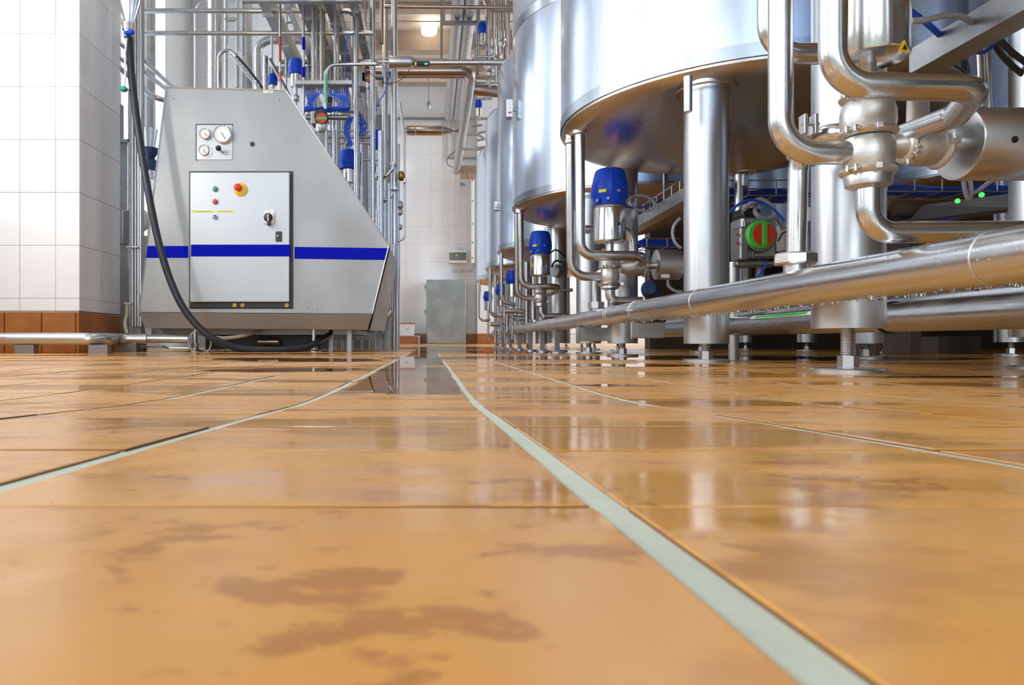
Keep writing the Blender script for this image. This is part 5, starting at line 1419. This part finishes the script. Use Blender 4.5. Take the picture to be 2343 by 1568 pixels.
# pipes standing left above the machine, in front of the white wall
vp(492, 32, -60, 300, 6.6, 'thick bright vertical pipe rising behind the machine top, left one')
vp(563, 28, -60, 300, 6.6, 'thick grey vertical pipe rising behind the machine top, right one', 'galv')
vp(517, 8, -20, 300, 6.5, 'thin pipe right beside the left thick pipe')
vp(543, 8, -10, 200, 6.5, 'thin dark pipe left of the right thick pipe', 'galv')
pipe('level_pipe', 'short thin link between the two thick vertical pipes', [P(515, 45, 6.5), P(543, 45, 6.5)], 5 * 6.5 / F, 0, n=12)
pipe('elbow_pipe', 'grey pipe coming level from the right and turning down behind the machine', [P(700, 92, 7.0), P(590, 92, 7.0), Vector((XA(590, 7.0), 7.0, fz(7.0)))], 9.5 * 7.0 / F, .13, 'galv', n=18)
pipe('arched_pipe', 'small arched pipe like a walking stick over the machine top', [Vector((XA(501, 6.0), 6.0, 0)), P(501, 122, 6.0), P(524, 112, 6.0), P(541, 128, 6.0)], 4 * 6.0 / F, .08, n=14)
pipe('arched_pipe', 'large flat arch of pipe at the very top left', [Vector((XA(447, 6.9), 6.9, fz(6.9))), P(447, 3, 6.9), P(640, 2, 6.9)], 3 * 6.9 / F, .12, n=12)
o8 = vp(608, 11, 132, 300, 5.8, 'short bright pipe with rounded top behind the machine', 'pipe')
MB().sphere(P(608, 132, 5.8), 5.5 * 5.8 / F, 12).build('pipe_cap', M['pipe'], o8)
pipe('arched_pipe', 'dark thin pipe slanting right behind the machine top corner', [P(617, 135, 5.9), P(660, 215, 5.9), Vector((XA(660, 5.9), 5.9, 0))], 4 * 5.9 / F, 0, 'darksteel', n=12)
pipe('arched_pipe', 'thin frame pipe with rounded corner behind the orange marked pipe', [Vector((XA(622, 6.4), 6.4, fz(6.4))), P(622, 52, 6.4), P(720, 50, 6.4)], 3 * 6.4 / F, .1, 'galv', n=12)
wt = thing('wire_tray', P(560, 170, 6.2), 'narrow wire mesh tray slanting down right behind the machine top', 'cable tray')
m = MB()
a0, b0 = P(521, 118, 6.2), P(592, 205, 6.2); a1, b1 = P(541, 122, 6.4), P(603, 200, 6.4)
for q in (0, .33, .66, 1): m.tube([a0.lerp(a1, q), b0.lerp(b1, q)], .004, n=6)
for k in range(13):
    p = a0.lerp(b0, k / 12); r = a1.lerp(b1, k / 12)
    m.tube([p + Vector((0, 0, .05)), p, r, r + Vector((0, 0, .05))], .0035, n=6)
m.build('mesh', M['act_h'], wt)
MB().cyl(Vector((b0.x, b0.y, 0)), b0, .012, 8).build('post', M['galv'], wt)
MB().tube(spline([a0 + Vector((.03, .05, .02)), a0.lerp(b0, .5) + Vector((.04, .05, .02)), b0 + Vector((.03, .05, .02))]), .012, n=8).build('cable', M['black'], wt)
# stainless column of conduits and things between pillar and machine
sc = thing('conduit_column', (XA(313, 4.35), 4.35, 0), 'steel column of vertical conduits standing between pillar and machine', 'column')
for (px, w, mt) in ((303, 7, 'leg'), (310, 6, 'pipe'), (316, 4.5, 'act'), (322, 8, 'leg')):
    MB().cyl(Vector((XA(px, 4.35), 4.35, .16)), Vector((XA(px, 4.35), 4.35, CEIL - .05)), w / 2 * 4.35 / F, 14).build('conduit', M[mt], sc)
MB().box(XA(300, 4.42), XA(327, 4.42), 4.39, 4.44, 0.002, CEIL - .05).build('channel', M['galv'], sc)
MB().box(XA(293, 4.33), XA(318, 4.33), 4.30, 4.33, P(0, 568, 4.33).z, P(0, 565, 4.33).z).build('clamp', M['act_h'], sc)
MB().box(XA(288, 4.33), XA(305, 4.33), 4.30, 4.33, P(0, 696, 4.33).z, P(0, 693, 4.33).z).build('clamp', M['act_h'], sc)
m = MB().lathe([(20 * 4.38 / F, 0), (9 * 4.38 / F, .30)], (XA(316, 4.46), 4.46, 0.0), n=20)
m.build('foot_cone', M['galv'], sc)
pipe('cream_hose', 'greenish cream hose dropping to the floor pipe beside the column', spline([P(291, 697, 4.28), P(290, 720, 4.28), P(286, 740, 4.26), P(291, 764, 4.24)]), .0115, 0, 'cream', cat='hose', n=10)
vp(341, 27, -60, 300, 5.9, 'fat grey pipe left of the machine ending in a cone', 'galv', 'none')
t = thing('cone_reducer', P(341, 338, 5.9), 'conical steel reducer on the fat grey pipe left of the machine', 'reducer')
MB().lathe([(13 * 5.9 / F, 0), (19 * 5.9 / F, 42 * 5.9 / F)], P(341, 338, 5.9), n=28).build('cone', M['act_h'], t)
v = thing('shut_off_valve', P(346, 415, 5.9), 'dark blue flanged valve under the conical reducer, left of the machine', 'valve')
MB().lathe([(14 * 5.9 / F, 0), (16 * 5.9 / F, 20 * 5.9 / F), (9 * 5.9 / F, 28 * 5.9 / F), (19 * 5.9 / F, 44 * 5.9 / F), (19 * 5.9 / F, 50 * 5.9 / F)], P(344, 390, 5.9), n=24).build('body', mat('dark_blue_paint', (.02, .05, .14), 0, .4), v)
MB().cyl(P(346, 412, 5.9), P(346, 390, 5.9), .03).build('lower_pipe', M['act_h'], v)
for k, (pts, lab) in enumerate([([P(265, 95, 4.75), P(330, 140, 5.15), P(402, 206, 6.0)], 'upper slanting pipe going back past the steel column'), ([P(265, 130, 4.75), P(330, 165, 5.15), P(392, 213, 5.9)], 'middle slanting pipe going back past the steel column'),
                    ([P(255, 142, 4.6), P(325, 200, 5.15), P(352, 222, 5.5), P(385, 232, 5.6)], 'lowest slanting pipe bending behind the machine edge')]):
    pipe('slanting_pipe', lab, pts, (.017, .017, .021)[k], .12, 'pipe', n=14)
ef = thing('equipment_frame', (XA(285, 4.9), 4.9, 0), 'grey steel equipment frame in the gap beside the pillar', 'frame')
Ye = 4.9
def eb(x0, y0, x1, y1, mt, nm, dy=0, t=.05):
    a = P(x0, y1, Ye + dy); b = P(x1, y0, Ye + dy)
    return MB().obox(((a.x + b.x) / 2, Ye + dy, (a.z + b.z) / 2), (b.x - a.x, t, b.z - a.z), bev=.003).build(nm, M[mt], ef)
eb(262, 320, 300, 328, 'galv', 'shelf'); eb(295, 205, 300, 620, 'act_h', 'upright'); eb(260, 330, 294, 560, 'galv', 'side_panel', .08)
eb(262, 240, 280, 325, 'darksteel', 'upper_panel', .1); eb(258, 560, 300, 780, 'galv', 'lower_panel', .1)
eb(283, 482, 297, 560, 'darksteel', 'opening', -.01, .04)
m = MB().lathe([(28 * 5.0 / F, 0), (26 * 5.0 / F, .05), (16 * 5.0 / F, .07), (.0001, .075)], P(318, 505, 5.05), (0, -1, 0), 32)
m.build('round_hatch', M['white'], label='round pale hatch cover seen behind the dark hose', cat='hatch')
eb(327, 540, 345, 600, 'copper', 'dark_panel', .3)

# ------------------------------------------------------------------ overhead in the aisle
# big level pipe with actuator crossing the aisle
ac = thing('line_valve', P(915, 156, 5.6), 'tan steel cylinder valve lying level across the top of the aisle, with green light', 'valve')
s6 = 5.6 / F
MB().cyl(P(820, 144, 5.6), P(848, 144, 5.6), 6.5 * s6, 18).build('pipe_end', M['pipe'], ac)
MB().lathe([(8 * s6, 0), (10.5 * s6, 3 * s6), (8.5 * s6, 9 * s6), (8.5 * s6, 16 * s6), (10.5 * s6, 20 * s6)], P(846, 141, 5.6), (1, 0, 0), 24).build('coupling', M['cast'], ac)
for dy in (-8, 8): MB().cyl(P(866, 141 + dy, 5.6), P(892, 141 + dy, 5.6), 1.3 * s6, 8).build('tie_rod', M['act_h'], ac)
MB().cyl(P(866, 141, 5.6), P(892, 141, 5.6), 2.2 * s6, 10).build('stem', M['act'], ac)
MB().lathe([(12.5 * s6, 0), (13.4 * s6, 1 * s6), (13.4 * s6, 49 * s6), (11 * s6, 53 * s6), (6.5 * s6, 62 * s6)], P(890, 142, 5.6), (1, 0, 0), 36).build('actuator', M['act_h'], ac)
cm = MB().obox(P(965, 146, 5.58), (36 * s6, .04, 9 * s6), bev=.004).build('control_module', M['black'], ac)
MB().sphere(P(974, 146, 5.555), 2.4 * s6, 8).build('status_light', M['led_green'], cm)
MB().sphere(P(978, 146, 5.555), 1.6 * s6, 8).build('status_light', M['led_blue'], cm)
MB().obox(P(951, 146, 5.555), (4 * s6, .004, 8 * s6)).build('label', M['lemon'], cm)
pipe('crossing_pipe', 'bright steel pipe crossing the aisle level with the green light', [P(944, 144, 5.62), P(1215, 143, 5.62), Vector((XA(1215, 5.62), 5.62, CEIL))], 7 * 5.62 / F, .08, 'pipe', n=20)
pipe('crossing_pipe', 'fat brownish pipe crossing the aisle just below the bright one', [P(840, 163, 6.3), P(1078, 163, 6.3), P(1078, 163, 6.3) + Vector((0, .2, -.01))], 11.5 * 6.3 / F, .1, 'copper', n=24)
pipe('crossing_pipe', 'thin pipe below the fat brownish one, crossing the aisle', [P(880, 176, 6.5), P(1205, 175, 6.5), Vector((XA(1205, 6.5), 6.5, CEIL))], 3 * 6.5 / F, .08, 'copper', n=12)
pipe('crossing_pipe', 'uppermost level pipe crossing the aisle above the lamp', [P(880, 15, 6.2), P(1240, 18, 6.2), Vector((XA(1240, 6.2), 6.2, CEIL))], 4.5 * 6.2 / F, .08, 'copper', n=14)
pipe('crossing_pipe', 'thin level rod passing behind the lamp', [Vector((XA(870, 8.2), 8.2, CEIL)), P(870, 49, 8.2), P(1230, 49, 8.2), Vector((XA(1230, 8.2), 8.2, CEIL))], 1.6 * 8.2 / F, .08, 'copper', n=8)
pipe('crossing_pipe', 'dark level pipe high on the end wall', [P(820, 271, 11.4), P(1052, 272, 11.4)], 3.2 * 11.4 / F, 0, 'darksteel', n=12)
fp = thing('filter_pipe', P(975, 309, 8.07), 'brown filter cylinder with conical end crossing the aisle above the white wall', 'filter')
s9 = 8.07 / F
MB().lathe([(5 * s9, 0), (9.5 * s9, 3 * s9), (11 * s9, 6 * s9), (11 * s9, 86 * s9), (3.2 * s9, 110 * s9), (3.2 * s9, 135 * s9)], P(925, 299, 8.07), (1, 0, 0), 32).build('body', M['copper'], fp)
for px in (931, 951, 1012): MB().torus(P(px, 299, 8.07), 11.1 * s9, .006, (1, 0, 0), 28).build('weld_seam', M['act_h'], fp)
MB().torus(P(1040, 299, 8.07), 4 * s9, .02, (1, 0, 0), 16).build('clamp', M['act_h'], fp)
# twin pipes running along the ceiling of the aisle
for k, (xz, lab) in enumerate([(.082, 'left one of the twin fat grey pipes running down the aisle ceiling'), (.118, 'right one of the twin fat grey pipes running down the aisle ceiling')]):
    zr = 3.35
    pipe('ceiling_pipe', lab, [(xz * zr, 5.5, zr + H), (xz * zr, 10.35, zr + H)], .068, 0, 'galv', n=22, group='twin ceiling pipes')
for (y, w) in ((7.1, 'near'), (8.55, 'far')):
    t = thing('pipe_hanger', (.33, y, 3.2), 'square steel hanger frame under the twin ceiling pipes, the %s one' % w, 'hanger', 'hangers of the twin pipes')
    MB().box(.12, .60, y, y + .05, 3.30, 3.33).build('cross_arm', M['darksteel'], t)
    for x in (.12, .56): MB().box(x, x + .03, y, y + .04, 3.33, CEIL).build('rod', M['darksteel'], t)
pipe('insulated_pipe', 'pale grey insulated pipe running back from the crossing pipe to the brown box', [P(1078, 163, 6.3) + Vector((0, .19, 0)), P(1078, 163, 6.3) + Vector((.005, 1.2, -.01)), P(1078, 163, 6.3) + Vector((.0, 3.6, -.02))], .052, .3, 'galv', n=20)
pipe('bent_pipe', 'pipe with square bend beside the insulated pipe, upper one', [P(1130, 130, 6.6), P(1072, 130, 6.6), P(1072, 178, 6.6), P(1135, 180, 6.6)], 3.5 * 6.6 / F, .1, n=14)
pipe('bent_pipe', 'pipe with round bend wrapping the insulated pipe, middle one', [P(1125, 226, 8.0), P(1066, 228, 8.0), P(1059, 250, 8.0), P(1064, 272, 8.0), P(1120, 272, 8.0)], 3.3 * 8.0 / F, .1, n=14)
pipe('bent_pipe', 'pipe with round bend wrapping the insulated pipe, lowest one', [P(1110, 320, 8.6), P(1095, 308, 8.6), P(1048, 308, 8.6), P(1048, 342, 8.6), P(1112, 342, 8.6)], 2.9 * 8.6 / F, .1, n=14)
pipe('bent_pipe', 'top bent pipe curling right beside the big tank', [P(1108, -30, 6.3), P(1108, 24, 6.3), P(1180, 24, 6.3)], 4.5 * 6.3 / F, .14, 'copper', n=14)
pipe('support_bar', 'thin level bar behind the insulated pipe', [P(1023, 362, 11.46), P(1089, 362, 11.46)], 2 * 11.4 / F, 0, 'galv', n=8)
pipe('conduit', 'left of two thin vertical conduits beside the filter cylinder', [P(1022, 270, 11.47), P(1022, 360, 11.47)], 1.4 * 11.47 / F, 0, 'galv', n=8)
pipe('conduit', 'right of two thin vertical conduits beside the filter cylinder', [P(1040, 270, 11.47), P(1040, 360, 11.47)], 1.4 * 11.47 / F, 0, 'galv', n=8)
pipe('control_cable', 'thin black cable looping over the white wall beside the insulated pipe', spline([P(1046, 344, 11.4), P(1030, 355, 11.46), P(1022, 368, 11.46), P(1028, 380, 11.46), P(1042, 383, 11.4)]), .9 * 9.6 / F, 0, 'black', cat='cable', n=6)
bx = thing('wall_console', P(1073, 398, 9.5), 'brown painted console under the insulated pipe at the edge of the white wall', 'box')
MB().box(P(1055, 0, 9.75).x, P(1090, 0, 9.75).x, 9.75, 10.1, P(0, 397, 9.75).z, P(0, 379, 9.75).z).build('box', M['beam'], bx)
MB().obox(P(1070, 403, 9.6), (9 * 9.6 / F, .1, 12 * 9.6 / F), bev=.005).build('bracket', M['beam'], bx)
# pipework and valves between twin pipes and tanks, high up
HG = [(1120, 6, 200, 6.6, 'pipe'), (1127, 5, 130, 6.8, 'copper'), (1137, 7, 190, 6.5, 'pipe'), (1148, 5, 120, 6.7, 'copper'), (1164, 6, 132, 6.4, 'pipe'), (1096, 5, 140, 7.0, 'galv'),
      (1113, 5, 205, 7.1, 'pipe'), (1142, 4, 160, 7.4, 'darksteel'), (1155, 7, 150, 7.2, 'darksteel'), (1132, 4, 210, 7.5, 'act_h'), (1088, 5, 128, 7.6, 'pipe'), (1158, 4, 165, 6.9, 'act_h')]
for k, (px, w, y1, Y, mt) in enumerate(sorted(HG)):
    vp(px, w, -60, y1, Y, '%s vertical pipe from the left in the tight high group by the big tank' % ('first second third fourth fifth sixth seventh eighth ninth tenth eleventh twelfth'.split()[k]), mt, 'none', grp='tight group of high pipes')
for k, (px, py, r, Y) in enumerate([(1120, 172, 9, 6.6), (1137, 140, 9, 6.5), (1113, 150, 7, 7.1), (1148, 100, 8, 6.7), (1127, 118, 8, 6.8)]):
    v = thing('inline_valve', P(px, py, Y), 'small steel valve body on the high pipes beside the big tank, %s' % ('lowest of five', 'between two clamps', 'third lowest of five', 'highest of five', 'second highest of five')[k], 'valve', 'small steel valves on the high pipes')
    MB().lathe([(r * .5 * Y / F, -r * Y / F), (r * .9 * Y / F, -r * .4 * Y / F), (r * .9 * Y / F, r * .4 * Y / F), (r * .5 * Y / F, r * Y / F)], P(px, py, Y), n=18).build('body', M['cast'], v)
    MB().lathe([(r * .8 * Y / F, 0), (r * .8 * Y / F, r * 2.2 * Y / F)], P(px, py - r * 1.3, Y), n=18).build('actuator', M['act'], v)
    MB().torus(P(px, py - r * 1.15, Y), r * .85 * Y / F, .012, n=18, m=6).build('clamp', M['act_h'], v)
for (px, y0, y1, Y, lab) in [(1104, 44, 76, 6.9, 'little dark blue valve top high between pipes and tank'), (1095, 224, 248, 8.0, 'small blue valve top under the bent pipes near the third tank')]:
    v = thing('process_valve', P(px, y1, Y), lab, 'valve', 'small high valves')
    blue_cap(v, P(px, y1, Y), (y1 - y0) / 85 * Y / F * .72, full=False)
    MB().cyl(P(px, y1 + 18, Y), P(px, y1, Y), 6 * Y / F, 18).build('actuator', M['act'], v)
    MB().sphere(P(px, y1 + 24, Y), 5 * Y / F, 12).build('body', M['cast'], v)
t = thing('junction_box', P(1130, 135, 7.0), 'olive grey box among the pipes beside the tank top', 'box')
MB().obox(P(1128, 118, 7.0), (32 * 7 / F, .15, 10 * 7 / F), bev=.005).build('lid', M['galv'], t)
MB().obox(P(1130, 132, 7.0), (26 * 7 / F, .13, 18 * 7 / F), bev=.005).build('housing', M['blue'], t)
pipe('crossing_pipe', 'fat dull pipe entering the third tank from the insulated pipe', [P(1080, 205, 7.0), P(1160, 212, 7.0)], 13 * 7.0 / F, 0, 'copper', n=22)
for (py, Y, lab) in ((103, 6.9, 'upper'), (150, 7.3, 'middle'), (190, 7.6, 'lower')):
    pipe('support_bar', '%s dark level bar between the twin pipes and the tanks' % lab, [P(1085, py, Y), P(1215, py, Y), Vector((XA(1215, Y), Y, CEIL))], 2.2 * Y / F, .06, 'darksteel', n=8)
for k, (px, py) in enumerate([(1098, 340), (1104, 305), (1090, 290), (1100, 322)]):
    pipe('support_bar', 'small dark strut behind the slimmest tanks, %s' % ('lowest', 'third from top', 'topmost', 'second from bottom')[k], [P(px - 9, py, 11.27), P(px + 14, py - 4, 11.27)], 2 * 11.27 / F, 0, 'darksteel', n=8)

tot = sum(len(o.data.polygons) for o in bpy.data.objects if o.type == 'MESH')
print('FACES', tot, 'OBJECTS', len(bpy.data.objects))
